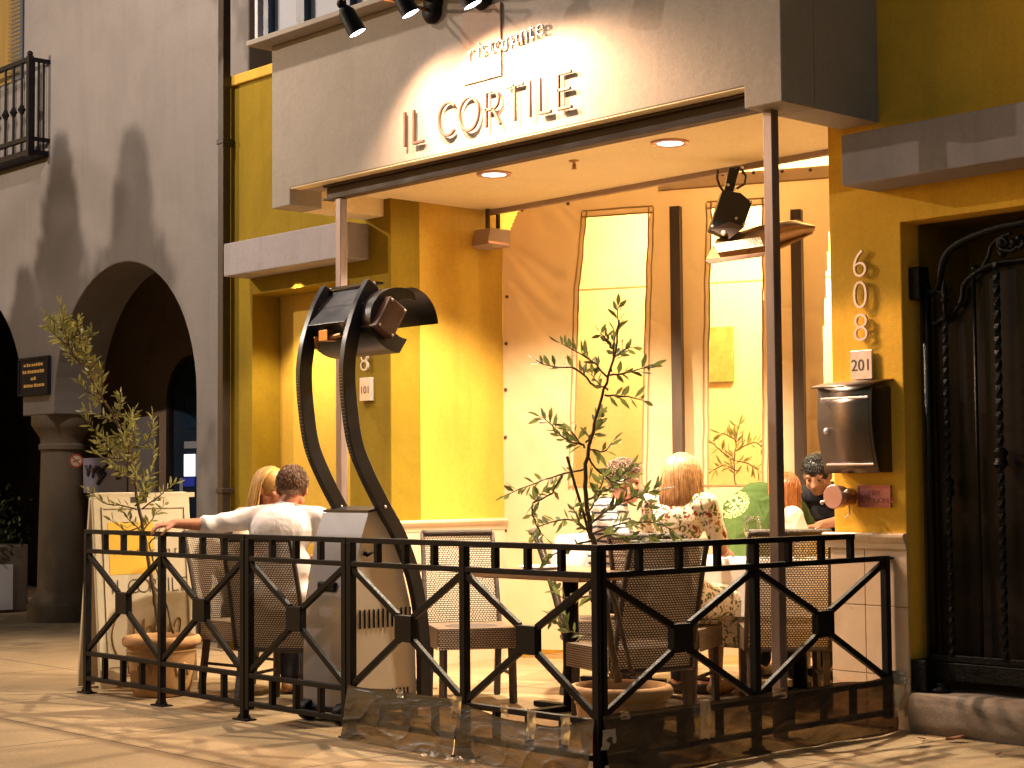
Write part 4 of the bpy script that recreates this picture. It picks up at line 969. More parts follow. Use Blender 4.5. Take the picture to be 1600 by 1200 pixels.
# ------------------------------------------------------------------ things on the pillar
def digits(label, xc, zs, hgt, y, chars):
    e = empty('house_number', (xc, y, zs[-1]), label, 'house number', 'vertical metal house numbers')
    for ch, z in zip(chars, zs): text('digit', ch, hgt, .009, ALU, e, (xc, y - .028, z), (1, 0, 0), (0, 0, 1), 'CENTER', 1, -.004)
yb_ = YW
z6, z0_, z8 = (ony(1350, v, yb_).z for v in (434, 483, 534))
digits('aluminium house number 608 on the lit pillar above the mailbox', ony(1350, 460, yb_).x, (z6, z0_, z8), .215, yb_, '608')
a, b = ony(1334, 549, yb_), ony(1368, 592, yb_)
pe = empty('unit_plaque', (a.x, yb_, b.z), 'square metal plaque reading 201 above the mailbox', 'plaque')
MB().box((a.x, yb_ - .03, b.z), (b.x, yb_ - .012, a.z)).build('plaque_plate', ALU, pe, bevel=.002)
MB().box((a.x + .02, yb_ - .012, b.z + .02), (b.x - .02, yb_ - .001, a.z - .02)).build('standoff', STEEL, pe)
text('plaque_lettering', '201', .085, .0008, INKP, pe, ((a.x + b.x) / 2, yb_ - .031, (a.z + b.z) / 2 - .03), (1, 0, 0), (0, 0, 1), 'CENTER')
zL8, zL0, zL6 = ony(575, 580, yb_).z, ony(575, 580, yb_).z + .235, ony(575, 580, yb_).z + .47
xL = ony(575, 600, yb_).x
digits('aluminium house number on the yellow wall partly hidden behind the tall heater', xL, (zL6, zL0, zL8), .205, yb_, '608')
a, b = ony(567, 591, yb_), ony(584, 626, yb_)
pe = empty('unit_plaque', (a.x, yb_, b.z), 'small metal plaque on the yellow wall beside the heater arm', 'plaque')
MB().box((a.x, yb_ - .03, b.z), (b.x, yb_ - .001, a.z)).build('plaque_plate', ALU, pe, bevel=.002)
text('plaque_lettering', '101', .075, .0008, INKP, pe, ((a.x + b.x) / 2, yb_ - .031, (a.z + b.z) / 2 - .03), (1, 0, 0), (0, 0, 1), 'CENTER')
# mailbox
mx0, mx1, mz0, mz1 = -.318, .022, 1.305, 1.745; ym = 1.985
mb_ = empty('mailbox', (-.15, YW, mz0), 'curved brushed steel mailbox with a keyhole on the pillar', 'mailbox')
def bow(z): t = (z - mz0) / (mz1 - mz0); return ym + .035 - .05 * t - .03 * math.sin(PI * t)
sd = [(bow(mz0 + (mz1 - mz0) * k / 14), mz0 + (mz1 - mz0) * k / 14) for k in range(15)]
MB().prism([(mx0 + .004, y + .004, z) for y, z in sd] + [(mx0 + .004, YW - .001, mz1), (mx0 + .004, YW - .001, mz0)], (mx1 - mx0 - .008, 0, 0)).build('box_body', BRUSHD, mb_, bevel=.003)
def sheet(name, x0, x1, z0, z1, off, m, par, n=14):
    s_ = MB(); s_.grid(lambda a, b: V((x0 + (x1 - x0) * a, bow(z0 + (z1 - z0) * b) - off, z0 + (z1 - z0) * b)), 1, n); o = s_.build(name, m, par, smooth=True)
    t = o.modifiers.new('t', 'SOLIDIFY'); t.thickness = .006; t.offset = 1; return o
sheet('front_panel', mx0, mx1, mz0, mz1, .0, BRUSH, mb_)
dr_ = sheet('mailbox_door', mx0 + .028, mx1 - .012, mz0 + .045, mz1 - .06, .010, BRUSH, mb_)
MB().bar((mx0 + .03, bow(mz1 - .06) - .012, mz1 - .058), (mx1 - .012, bow(mz1 - .06) - .012, mz1 - .058), .012).build('door_edge', ALU, dr_, bevel=.003)
MB().bar((mx0 + .03, bow(mz0 + .04) - .014, mz0 + .042), (mx1 - .012, bow(mz0 + .04) - .014, mz0 + .042), .016, .012).build('door_edge', ALU, dr_, bevel=.003)
lid = MB(); lid.grid(lambda a, b: V((mx0 - .014 + (mx1 - mx0 + .028) * a, bow(mz1) - .045 + (YW - .002 - bow(mz1) + .045) * b, mz1 + .006 + .035 * math.sin(b * 1.35))), 1, 8); lo = lid.build('lid', BRUSH, mb_, smooth=True)
t = lo.modifiers.new('t', 'SOLIDIFY'); t.thickness = .010
zk = ony(1301, 674, ym).z
lk = MB(); lk.lathe([(0, .004), (.014, .004), (.018, 0), (.018, -.02)], 20, (mx0 + .062, bow(zk) - .018, zk), Matrix.Rotation(PI/2, 4, 'X'), cap=False); lk.bar((mx0 + .062, bow(zk) - .0225, zk - .007), (mx0 + .062, bow(zk) - .0225, zk + .007), .004, .002, V((0, 1, 0))); lk.build('lock', ALU, mb_, smooth=True)
# fire department connection and its plate
c = ony(1318, 776, YW - .06)
fc = empty('fire_hose_inlet', c, 'round capped fire hose inlet below the mailbox', 'hose inlet')
Mf = Matrix.Rotation(PI/2, 4, 'X')
f_ = MB(); f_.lathe([(.045, -.06), (.045, .02), (.058, .022), (.060, .055)], 28, c, Mf); f_.build('inlet_body', BRASS, fc, smooth=True, auto=40)
f_ = MB(); f_.lathe([(.060, .055), (.062, .06), (.062, .088), (.058, .092), (.0, .0921)], 28, c, Mf, cap=False); f_.build('inlet_cap', PINKC, fc, smooth=True, auto=20)
for an in (20, 200): 
    dx, dz = math.cos(math.radians(an)), math.sin(math.radians(an)); MB().tube([c + V((dx * .055, -.07, dz * .055)), c + V((dx * .085, -.075, dz * .085))], .008, 8).sphere(c + V((dx * .088, -.075, dz * .088)), .011, 8, 6).build('cap_lug', ALU, fc, smooth=True)
ch_ = MB(); ch_.tube([c + V((.05, -.02, -.045)), c + V((.06, -.03, -.09)), c + V((.03, -.03, -.11))], .004, 6); ch_.build('cap_chain', ALU, fc)
a, b = ony(1343, 758, YW), ony(1395, 793, YW)
fp = empty('fire_plate', (a.x, YW, b.z), 'rose coloured plate reading FIRE DEPT CONN beside the hose inlet', 'plate')
MB().box((a.x, YW - .016, b.z), (b.x, YW - .0008, a.z)).build('plate_panel', ROSEP, fp, bevel=.003)
t = .007; fr = MB()
for z in (a.z - t, b.z): fr.box((a.x, YW - .020, z), (b.x, YW - .0165, z + t))
for x in (a.x, b.x - t): fr.box((x, YW - .020, b.z + t), (x + t, YW - .0165, a.z - t))
fr.build('plate_border', ROSEP, fp)
for s, dz in (('FIRE', .062), ('DEPT CONN', .022)): text('plate_lettering', s, .042, .0025, ROSEP, fp, ((a.x + b.x) / 2, YW - .017, b.z + dz), (1, 0, 0), (0, 0, 1), 'CENTER')

# ------------------------------------------------------------------ step and iron gate at the neighbouring door
st = MB(); zs_ = .20
pf = [(2.10, 0), (2.075, .05), (2.072, .13), (2.085, .175), (2.11, zs_ - .006), (2.14, zs_), (2.76, zs_ + .01), (2.76, 0)]
st.grid(lambda a, b: (lambda i, t: V((.125 + 2.2 * a, pf[i][0] + (pf[i+1][0] - pf[i][0]) * t + .012 * noise.noise(V((a * 9, b * 3, 4))), pf[i][1] + (pf[i+1][1] - pf[i][1]) * t + .006 * noise.noise(V((a * 11, b * 5, 1))) * (1 if .1 < b < .8 else 0))))(min(6, int(b * 7)), b * 7 - min(6, int(b * 7))), 60, 28)
st.add([(.125, y, z) for y, z in pf], [tuple(range(8))])
tag(st.build('door_step', STEPC, smooth=True), 'worn rounded concrete step in front of the black iron gate', 'step')
GY = 2.25
gt = empty('iron_gate', (1.0, GY, .2), 'black wrought iron gate with an arched top and twisted bars', 'gate')
gx0, gx1 = .155, 1.95; gm = (gx0 + gx1) / 2
def rod(name, pts, r, par=gt, n=10): return MB().tube(pts, r, n).build(name, GATEI, par, smooth=True)
def gp(u, v): return ony(u, v, GY)
def G_(pts): return [gp(*p) for p in pts]
rod('gate_stile', [(.165, GY, .24), (.165, GY, 2.27)], .024); rod('gate_stile', [(1.95, GY, .24), (1.95, GY, 2.27)], .024)
for k in range(6): rod('gate_bar', [(1.06 + k * .15, GY, .36), (1.06 + k * .15, GY, 2.36)], .012)
def catm(P, n=6):
    out = []
    for i in range(len(P) - 1):
        p0, p1, p2, p3 = P[max(0, i-1)], P[i], P[i+1], P[min(len(P)-1, i+2)]
        for k in range(n):
            t = k / n; out.append(.5 * ((2*p1) + (p2 - p0) * t + (2*p0 - 5*p1 + 4*p2 - p3) * t*t + (3*p1 - p0 - 3*p2 + p3) * t**3))
    return out + [P[-1]]
ext = lambda P: P + [V((P[-1].x + .35, GY, P[-1].z + .03)), V((P[-1].x + .8, GY, P[-1].z - .06)), V((1.95, GY, 2.25))]
rod('top_arch', catm(ext(G_([(1447, 453), (1458, 456), (1466, 447), (1470, 425), (1477, 400), (1495, 382), (1530, 365), (1565, 354), (1600, 347)]))), .020)
lower = catm(ext(G_([(1458, 507), (1475, 498), (1495, 482), (1503, 466), (1506, 446), (1520, 430), (1545, 415), (1575, 408), (1600, 405)])))
rod('lower_arch', lower, .014)
rod('arch_scroll', catm(G_([(1522, 430), (1535, 418), (1545, 400), (1549, 385), (1562, 372), (1580, 364)])), .011)
for pts in ([(1572, 392), (1563, 388), (1560, 378), (1568, 372), (1574, 380), (1568, 384)], [(1580, 386), (1586, 376), (1594, 372), (1600, 380), (1592, 388)], [(1566, 400), (1572, 392), (1582, 392), (1592, 384)], [(1560, 392), (1568, 396), (1576, 388)]): rod('scroll_leaf', catm(G_(pts), 4), .012)
for u, v in ((1523, 420), (1566, 397), (1584, 378), (1593, 372), (1566, 380)): MB().sphere(gp(u, v), .022, 10, 8).build('rosette', GATEI, gt, smooth=True)
def ztop(x):
    for p, q in zip(lower, lower[1:]):
        if p.x <= x <= q.x: return p.z + (q.z - p.z) * (x - p.x) / max(1e-6, q.x - p.x)
    return lower[-1].z
for u, r, tw in ((1484, .016, 1), (1525, .009, 0), (1566, .020, 1), (1612, .009, 0), (1650, .016, 1)):
    x = gp(u, 600).x; zt2 = ztop(x)
    if not tw: rod('gate_bar', [(x, GY, .36), (x, GY, zt2)], r); continue
    m = MB(); n = 90; vs = []; zz0, zz1 = .38, zt2
    for i in range(n + 1):
        z = zz0 + (zz1 - zz0) * i / n; k = r * (.92 + .06 * math.sin(i * 2.3) + .06 * noise.noise(V((z * 30, u, 0)))); a0 = i * .55
        for j in range(4): vs.append(V((x + k * math.cos(a0 + j * PI/2), GY - .03 + k * math.sin(a0 + j * PI/2), z)))
    m.add(vs, [(4*i + j, 4*i + (j+1) % 4, 4*i + 4 + (j+1) % 4, 4*i + 4 + j) for i in range(n) for j in range(4)])
    zc2 = gp(u, 716 if u == 1566 else 762).z; m.lathe([(r, -.05), (r * 1.9, -.03), (r * 1.3, 0), (r * 1.9, .03), (r, .05)], 12, (x, GY - .03, zc2))
    m.build('twisted_bar', GATEI, gt, smooth=True, auto=30)
    if u == 1484:
        f_ = MB(); zt3 = zt2; f_.tube([(x, GY - .03, zt3 - .02), (x, GY - .03, zt3 + .08)], .012, 8); f_.lathe([(.012, .06), (.024, .075), (.012, .09), (.02, .12), (.0, .20)], 10, (x, GY - .03, zt3), cap=False)
        f_.tube([(x - .045, GY - .03, zt3 + .13), (x, GY - .03, zt3 + .11), (x + .045, GY - .03, zt3 + .13)], .008, 6); f_.build('spear_finial', GATEI, gt, smooth=True)
hb_ = MB(); hb_.box((.101, GY - .06, gp(1430, 470).z), (.165, GY + .03, gp(1430, 419).z)); hb_.build('hinge_block', GATEI, gt, bevel=.006)
hb_ = MB(); hb_.box((.101, 2.139, .205), (.19, GY + .04, .36)); hb_.lathe([(.05, .205), (.05, .22), (.03, .225), (.03, .25), (.0, .25)], 16, (.24, GY - .05, 0)); hb_.build('hinge_block', GATEI, gt, bevel=.006)
for z, h in ((.372, .035), (.305, .09)): MB().box((.165, GY - .035, z - h / 2), (gx1, GY - .005, z + h / 2)).build('bottom_rail', GATEI, gt, bevel=.004)
shx = [.19 + (gx1 - .19) * k / 40 for k in range(41)]
shm = MB(); shm.add([(x, GY + .03, .27) for x in shx] + [(x, GY + .03, ztop(x)) for x in shx], [(k, k + 1, 42 + k, 41 + k) for k in range(40)])
shm.build('backing_sheet', GATEP, gt)

# ------------------------------------------------------------------ sandwich board
hx, hy0, hy1, hz = -4.56, .13, .86, 1.225
sb = empty('sandwich_board', (-4.55, .45, 0), 'cream plastic sandwich board with yellow square and restaurant lettering', 'sandwich board')
f0 = V((-4.42, .10, .0)); f1 = V((-4.42, .80, .0)); 
def board(base_x, name):
    pa, pb = V((base_x, .10, .012)), V((base_x, .80, .012)); ta, tb = V((hx + (.022 if base_x > hx else -.022), .10, hz)), V((hx + (.022 if base_x > hx else -.022), .80, hz))
    upv = (ta - pa).normalized(); yv = V((0, 1, 0)); nv = yv.cross(upv).normalized()
    if (nv.x > 0) != (base_x > hx): nv = -nv
    Lh = (ta - pa).length
    Q = lambda a, b, o=0.0: pa + yv * (.70 * a) + upv * (Lh * b) + nv * o
    m = MB()
    # frame with two hand slots at the top and a foot cut-out
    outline = [(0, .0), (.16, .0), (.2, .05), (.8, .05), (.84, .0), (1, 0), (1, .985), (.97, 1), (.72, 1), (.69, .95), (.64, .95), (.61, .985), (.59, 1), (.06, 1), (0, .97)]
    m.prism([Q(a, b) for a, b in outline], -nv * .028); bo_ = m.build(name, WHITEB, sb, bevel=.006)
    return Q, bo_, nv, upv, yv
Qb, bb, *_ = board(-4.73, 'rear_panel')
Q, fb, nv, upv, yv = board(-4.42, 'front_panel')
def onb(a0, a1, b0, b1, o, m, name, bev=0): return MB().prism([Q(a0, b0, o), Q(a1, b0, o), Q(a1, b1, o), Q(a0, b1, o)], nv * .0012).build(name, m, fb)
MB().prism([Q(.38, .945, .001), Q(.55, .945, .001), Q(.55, .975, .001), Q(.38, .975, .001)], nv * .001).build('hand_slot', DPIPE, fb)
rm = MB()
for a0, a1, b0, b1 in ((.09, .93, .915, .925), (.09, .93, .105, .115), (.08, .09, .105, .925), (.93, .94, .105, .925)): rm.prism([Q(a0, b0, .0), Q(a1, b0, .0), Q(a1, b1, .0), Q(a0, b1, .0)], nv * .008)
rm.build('poster_frame', WHITEB, fb)
onb(.14, .60, .575, .845, .0008, GOLDP, 'yellow_square')
for s, xx in zip('ristorante', [.20 + .078 * k for k in range(10)]): text('small_letter', s, .075, .0006, INKP, fb, Q(xx, .672, .003), yv, upv, 'CENTER', 1, -.001)
for s, xx in zip('IL CORTILE', [.16, .235, .3, .37, .475, .575, .665, .735, .80, .895]): 
    if s != ' ': text('large_letter', s, .135, .0006, INKP, fb, Q(xx, .475, .003), yv, upv, 'CENTER', 1, -.0035)
sc_ = MB()
def scr(pts): sc_.tube(catm([Q(a, b, .004) for a, b in pts], 6), .008, 6, sy=.3)
scr([(.30, .40), (.20, .37), (.13, .27), (.17, .17), (.27, .16), (.35, .24), (.34, .34), (.27, .40), (.22, .37)])
scr([(.36, .10), (.42, .24), (.46, .34), (.45, .24), (.50, .30), (.55, .28), (.53, .21), (.45, .22)])
scr([(.55, .25), (.62, .29), (.65, .33), (.60, .34), (.57, .27), (.62, .22), (.70, .26)])
scr([(.70, .22), (.74, .32), (.73, .24), (.80, .33), (.84, .32), (.82, .24), (.88, .23), (.94, .29)])
sc_.build('script_lettering', SCRIPT, fb)
MB().bar((hx, .11, hz - .02), (hx, .84, hz - .02), .05, .03).build('hinge_bar', WHITEB, sb)

# ------------------------------------------------------------------ terracotta pots
def pot(name, label, c, R, hgt):
    e = empty(name, c, label, 'pot', 'terracotta pots with olive trees')
    k = R / .23; pr = [(.15, 0), (.168, .012), (.18, .06), (.192, .16), (.202, .25), (.205, .27), (.212, .278), (.205, .288), (.208, .30), (.226, .306), (.236, .325), (.236, .345), (.226, .362), (.208, .366), (.2, .352), (.196, .31)]
    s_ = hgt / .366
    MB().lathe([(r * k, z * s_) for r, z in pr], 48, V(c), cap=False).build('pot_body', TERRA, e, smooth=True, auto=50)
    MB().lathe([(.197 * k, .315 * s_), (.0, .335 * s_)], 32, V(c), cap=False).build('potting_soil', SOIL, e, smooth=True)
    sw_ = MB(); rr = lambda z: k * (.192 + (.202 - .192) * (z - .16) / .09)
    for q in range(5):
        a0 = q * 2 * PI / 5 + .2
        for s1 in (-1, 1):
            pts = [(a0 + s1 * t_ * .30, .17 + .035 * math.sin(t_ * 7)) for t_ in (0, .15, .3, .45, .6, .75, .9, 1)]
            sw_.tube([V(c) + V((math.cos(a) * (rr(z) + .002), math.sin(a) * (rr(z) + .002), z * s_)) for a, z in pts], .007, 6)
        sw_.sphere(V(c) + V((math.cos(a0) * rr(.17), math.sin(a0) * rr(.17), .19 * s_)), .022, 8, 6)
    sw_.build('relief_garland', TERRA, e, smooth=True); return e
PL = V((-3.99, .27, 0)); PR_ = V((-.36, .51, 0))
pot('terracotta_pot', 'terracotta pot just inside the front corner post', PR_, .235, .335)
pot('terracotta_pot', 'weathered terracotta pot behind the railing beside the sandwich board', PL, .23, .36)

# ------------------------------------------------------------------ olive trees
class Leaves:
    def __init__(s, seed): s.m = MB(); s.r = random.Random(seed)
    def leaf(s, p, d, ln, wd):
        d = d.normalized(); sd = d.cross(V((s.r.uniform(-1, 1), s.r.uniform(-1, 1), s.r.uniform(-1, 1))))
        if sd.length < .1: return
        sd.normalize(); nn = d.cross(sd)
        a = p; b = p + d * ln * .45 + sd * wd / 2 + nn * ln * .03; c = p + d * ln + nn * ln * s.r.uniform(-.12, .02); e = p + d * ln * .45 - sd * wd / 2 + nn * ln * .03
        f = p + d * ln * .8 + sd * wd * .3; g_ = p + d * ln * .8 - sd * wd * .3
        s.m.add([a, b, f, c, g_, e], [(0, 1, 2, 3), (0, 3, 4, 5)])
    def twig(s, pts, dens, ln, wd, start=.15, out=.9):
        for i in range(len(pts) - 1):
            a, b = pts[i], pts[i+1]; L_ = (b - a).length; n = max(1, int(L_ * dens)); d = (b - a).normalized(); u, v = basis(d)
            for k in range(n):
                t = (i + (k + .5) / n) / (len(pts) - 1)
                if t < start: continue
                p = a.lerp(b, (k + .5) / n); an = s.r.uniform(0, 2 * PI)
                s.leaf(p, d * s.r.uniform(.35, 1.0) + (u * math.cos(an) + v * math.sin(an)) * out + V((0, 0, .15)), ln * s.r.uniform(.7, 1.2), wd * s.r.uniform(.8, 1.2))
        s.leaf(pts[-1], (pts[-1] - pts[-2]), ln, wd)
def wob(pts, n, amp, rnd): # round a rough line off and let it wander
    P = catm(pts, n); return [p + V((rnd.uniform(-1, 1), rnd.uniform(-1, 1), rnd.uniform(-.5, .5))) * amp for p in P]
def olive(label, base, trunks, branches, leafm_, dens, ln, wd, seed, rt_, dark):
    e = empty('olive_tree', base, label, 'olive tree')
    rnd = random.Random(seed); T = MB()
    for pts, r0, r1 in trunks:
        P = wob(pts, 5, .004, rnd); n = len(P); T.tube(P, [r0 + (r1 - r0) * i / (n - 1) for i in range(n)], 8)
    W = T; LV = Leaves(seed)
    for pts, dn_ in branches:
        P = wob(pts, 4, .005, rnd); n = len(P); W.tube(P, [.0055 - .0035 * i / (n - 1) for i in range(n)], 5); LV.twig(P, dens * dn_, ln, wd)
    T.build('trunk', BARK, e, smooth=True); LV.m.build('crown', leafm_, e, smooth=False); return e
rnd = random.Random(11)
RB = PR_ + V((0, 0, .33))
def T(pts, spread=.06): 
    o = rnd.uniform(-spread, spread); o2 = o + rnd.uniform(-spread, spread) * 2; n = len(pts); return [near(u, v, RB) + V((-FW.x, -FW.y, 0)) * (o + (o2 - o) * i / max(1, n - 1)) for i, (u, v) in enumerate(pts)]
sc0 = T([(965, 1066), (955, 1005), (945, 940), (938, 890), (928, 850), (918, 800), (915, 735), (922, 690)], .01)
tr_r = [(sc0, .020, .008), (T([(922, 690), (934, 640), (950, 588), (962, 545), (967, 500)], .01), .008, .004), (T([(985, 1050), (968, 970), (950, 905), (935, 860), (926, 838)], .02), .011, .007)]
br_r = [([(955, 580), (960, 540), (965, 505), (967, 478)], 1), ([(956, 545), (945, 530), (936, 522)], 1.3), ([(958, 560), (975, 545), (990, 540)], 1.0), ([(949, 588), (931, 569), (905, 552), (878, 537)], 1.0), ([(928, 604), (900, 576), (866, 572), (842, 564)], .9), ([(952, 588), (985, 583), (1015, 573)], .9), ([(944, 618), (980, 620), (1004, 626)], .8),
        ([(914, 695), (889, 688), (868, 668), (848, 650)], 1.1), ([(916, 691), (932, 668), (940, 642)], 1.2), ([(915, 700), (898, 680), (885, 660)], 1.0), ([(914, 733), (882, 740), (838, 754), (793, 772)], .75), ([(879, 740), (862, 770), (832, 786), (845, 772)], .8), ([(832, 788), (834, 812), (850, 838)], .9),
        ([(917, 712), (935, 735), (960, 754), (983, 728)], 1.0), ([(917, 782), (944, 768), (972, 752), (990, 745)], 1.0), ([(918, 800), (935, 770), (940, 745)], 1.0), ([(914, 828), (942, 802), (984, 778), (1028, 764)], 1.1), ([(924, 835), (977, 818), (1030, 818), (1056, 832)], 1.1), ([(914, 828), (892, 812), (852, 820), (832, 836)], 1.0), ([(926, 835), (905, 815), (895, 790)], .9), ([(930, 845), (955, 835), (990, 842), (1020, 838)], 1.0),
        ([(925, 845), (900, 850), (870, 862), (856, 872)], .6), ([(945, 925), (915, 935), (880, 935), (868, 925)], .45), ([(950, 985), (915, 990), (890, 985), (878, 975)], .4), ([(880, 936), (870, 950), (862, 965)], .8), ([(985, 760), (1005, 775), (1020, 800)], .9), ([(950, 610), (935, 600), (925, 585)], 1.1), ([(920, 700), (945, 705), (958, 690)], .9)]
olive('taller sparse olive sapling in the pot behind the front corner post', RB, tr_r, [(T(b), d) for b, d in br_r], LEAF, 98, .07, .022, 5, 0, 1)
MB().tube(T([(922, 842), (913, 806), (899, 760), (886, 713)], .0), .007, 8).build('garden_stake', BARK); tag(bpy.data.objects['garden_stake'], 'thin dark stake standing in the taller olive sapling', 'stake')
LB = PL + V((0, 0, .31)); RBk = RB; RB = LB
sl_ = [(250, 990), (242, 940), (234, 890), (226, 840), (217, 796), (206, 740), (196, 700), (180, 656), (152, 612), (132, 572), (112, 542), (97, 515)]
tr_l = [(T(sl_, .01), .014, .004), (T([(270, 990), (256, 930), (242, 885), (230, 848)], .01), .008, .005)]
br_l = [([(a[0], a[1]) for a in ((97, 515), (88, 503), (80, 493))], 1), ([(130, 570), (112, 560), (100, 545)], 1), ([(112, 542), (110, 520), (104, 508)], 1.2)]
for i in range(4, len(sl_) - 1):
    (x0, y0), (x1, y1) = sl_[i], sl_[i+1]
    for k in range(6):
        t = rnd.random(); x, y = x0 + (x1 - x0) * t, y0 + (y1 - y0) * t; L1 = rnd.uniform(22, 44); an = math.radians(rnd.uniform(20, 165) if rnd.random() < .8 else rnd.uniform(-20, 200))
        an = PI - an if rnd.random() < .35 else an
        br_l.append(([(x, y), (x + L1 * .5 * math.cos(an), y - L1 * .5 * math.sin(an)), (x + L1 * math.cos(an) * .8 - 4, y - L1 * (math.sin(an) + .15))], 1.15))
br_l += [([(217, 796), (245, 775), (268, 755)], .8), ([(217, 796), (200, 790), (172, 785), (152, 766)], .9), ([(205, 740), (170, 722), (142, 708)], .5), ([(196, 700), (228, 690), (238, 650)], 1.0), ([(226, 830), (205, 815), (190, 800)], 1.0), ([(226, 830), (240, 805), (250, 790)], 1.0), ([(180, 660), (150, 648), (120, 640)], .8), ([(215, 790), (235, 740), (238, 700)], 1.1), ([(196, 700), (165, 690), (135, 655)], 1.0), ([(228, 850), (240, 838), (252, 825)], .8), ([(222, 820), (195, 830), (172, 815)], .7)]
olive('smaller bushy olive sapling leaning left in front of the dark arch', LB, tr_l, [(T(b, .10), d) for b, d in br_l], LEAFY, 95, .064, .017, 9, 0, 0)
RB = RBk
# houseplant seen through the curtain window
ip = cp(1.75, 0, -1.1); RB = near(1150, 690, ip + V((0, 0, 1.4)))
e = empty('indoor_olive', (ip.x, ip.y, 0), 'olive branches showing through the lower part of the bright curtain window', 'indoor plant')
LV = Leaves(21); W = MB()
for b, d in (([(1150, 760), (1148, 720), (1152, 690), (1156, 664)], 1), ([(1150, 720), (1125, 702), (1112, 690)], 1), ([(1150, 705), (1175, 692), (1188, 700)], 1), ([(1150, 735), (1130, 728), (1112, 735)], .8), ([(1152, 690), (1140, 680), (1130, 676)], 1), ([(1152, 720), (1170, 725), (1184, 735)], .8)):
    P = wob(T(b), 4, .006, rnd); W.tube(P, .005, 5); LV.twig(P, 70, .10, .022)
MB().lathe([(.13, 0), (.17, .34), (.18, .35), (.16, .35), (.15, .32)], 24, (ip.x, ip.y, 0)).build('plant_pot', TERRA, e, smooth=True)
W.tube([(ip.x, ip.y, .3), near(1150, 765, RB), near(1150, 755, RB)], .008, 6); W.build('stem', BARK, e, smooth=True); LV.m.build('crown', LEAFY, e)
# fallen leaves near the step
for k, (u, v, s) in enumerate(((1452, 1141, .055), (1492, 1158, .045), (1390, 1140, .03), (1561, 1181, .022), (1380, 1143, .025), (1440, 1156, .018))):
    p = onz(u, v, .004); r_ = random.Random(k); m = MB(); an = r_.uniform(0, 6.28)
    m.grid(lambda a, b: p + Matrix.Rotation(an, 3, 'Z') @ V(((a - .5) * 2 * s, (b - .5) * s * 1.1 * math.sin(PI * (.08 + .84 * a)), .004 + s * .55 * abs(b - .5) + s * .3 * a * a)), 8, 4)
    tag(m.build('dry_leaf', DRY, smooth=True), ['curled brown dry leaf against the left end of the step', 'pale dry leaf on the pavement before the step', 'small dry leaf beside the taped railing end', 'tiny dry leaf on the open pavement at the right', 'small dark leaf at the foot of the tiled pillar', 'tiny leaf between the pillar and the step'][k], 'leaf', 'fallen leaves by the step')
# ------------------------------------------------------------------ furniture
def chair_parts(e):
    # local axes: sits facing +y
    W, D, Z = .235, .235, .435
    st = MB(); st.box((-W, -D + .01, Z - .105), (W, D, Z)); so = st.build('seat_frame', WICKF, e, bevel=.015, local=True)
    sk = MB()
    for x in (-W - .004, W + .004): sk.grid(lambda a, b: V((x, -D + .01 + (2*D - .01) * a, Z - .115 + .115 * b)), 4, 2, uvs=(.47, .115))
    for y in (D + .004, -D + .006): sk.grid(lambda a, b: V((-W + 2*W * a, y, Z - .115 + .115 * b)), 4, 2, uvs=(.47, .115))
    sk.grid(lambda a, b: V((-W + 2*W * a, -D + 2*D * b, Z + .004 - .008 * math.sin(PI * a) * math.sin(PI * b))), 6, 6, uvs=(.47, .47)); sk.build('seat', WICKS, e, local=True)
    def back(a, b, k=0.0):
        w = W * (.97 - .05 * b); z = .33 + .635 * b
        return V((-w + 2 * w * a, -D - .005 - .13 * b - .05 * b * b + .025 * math.sin(PI * a) * -1 + k, z))
    bk = MB(); bk.grid(back, 10, 12, uvs=(.47, .62)); bk.build('backrest', WICK, e, local=True, smooth=True)
    fm = MB()
    for a in (0, 1): fm.tube([back(a, k / 10) for k in range(11)], .014, 8)
    tp = [back(k / 10, 1) for k in range(11)]; fm.tube(tp, .020, 8)
    fm.tube([back(k / 10, 0) for k in range(11)], .012, 8)
    fm.build('back_frame', WICKF, e, local=True, smooth=True)
    for x, y, tx, ty in ((-.205, .205, -.2, .2), (.205, .205, .2, .2), (-.205, -.26, -.205, -.205), (.205, -.26, .205, -.205)):
        l = MB(); l.bar((x, y, .004), (tx, ty, Z - .11), .036, .036); l.build('leg', WICKF, e, bevel=.004, local=True)
    for x in (-.2, .2): MB().bar((x, -.225, .17), (x, .2, .17), .016).build('stretcher', WICKF, e, local=True)
ch0 = empty('wicker_chair', (0, 0, 0), 'x', 'chair', 'brown wicker dining chairs'); chair_parts(ch0)
def face(dx, dy, dz=0): return math.atan2(dy, dx) - PI / 2
CH = []
def chair(label, x, y, d, s=1.0):
    c = ch0 if not CH else copy_tree(ch0)
    c.location = (x, y, 0); c.rotation_euler = (0, 0, face(*d)); c.scale = (s, s, s); c['label'] = label; CH.append(c); return c
def at_seat(u, v, z): q = onz(u, v, z); return q
chair('empty wicker chair facing right at the left end of the dark-edged table', -2.42, 1.39, (.86, -.5), 1.0)
chair('empty wicker chair with its back to the railing, behind the terracotta pot', -.93, 1.16, (-1, .30), 1.0)
chair('wicker chair the woman in the floral dress sits on', -1.50, 2.10, (-.42, .91), 1.0)
chair('wicker chair behind the steel post at the right-hand table', -1.00, 2.50, (-.70, .71), 1.02)
chair('wicker chair the grey-haired man in stripes sits on', -2.20, 2.28, (.72, .70), 1.0)
chair('wicker chair under the man in the white shirt', -3.11, .60, (-.45, .89), 1.0)
chair('wicker chair the long-haired blonde woman sits on', -3.78, .80, (1, .12), 1.0)
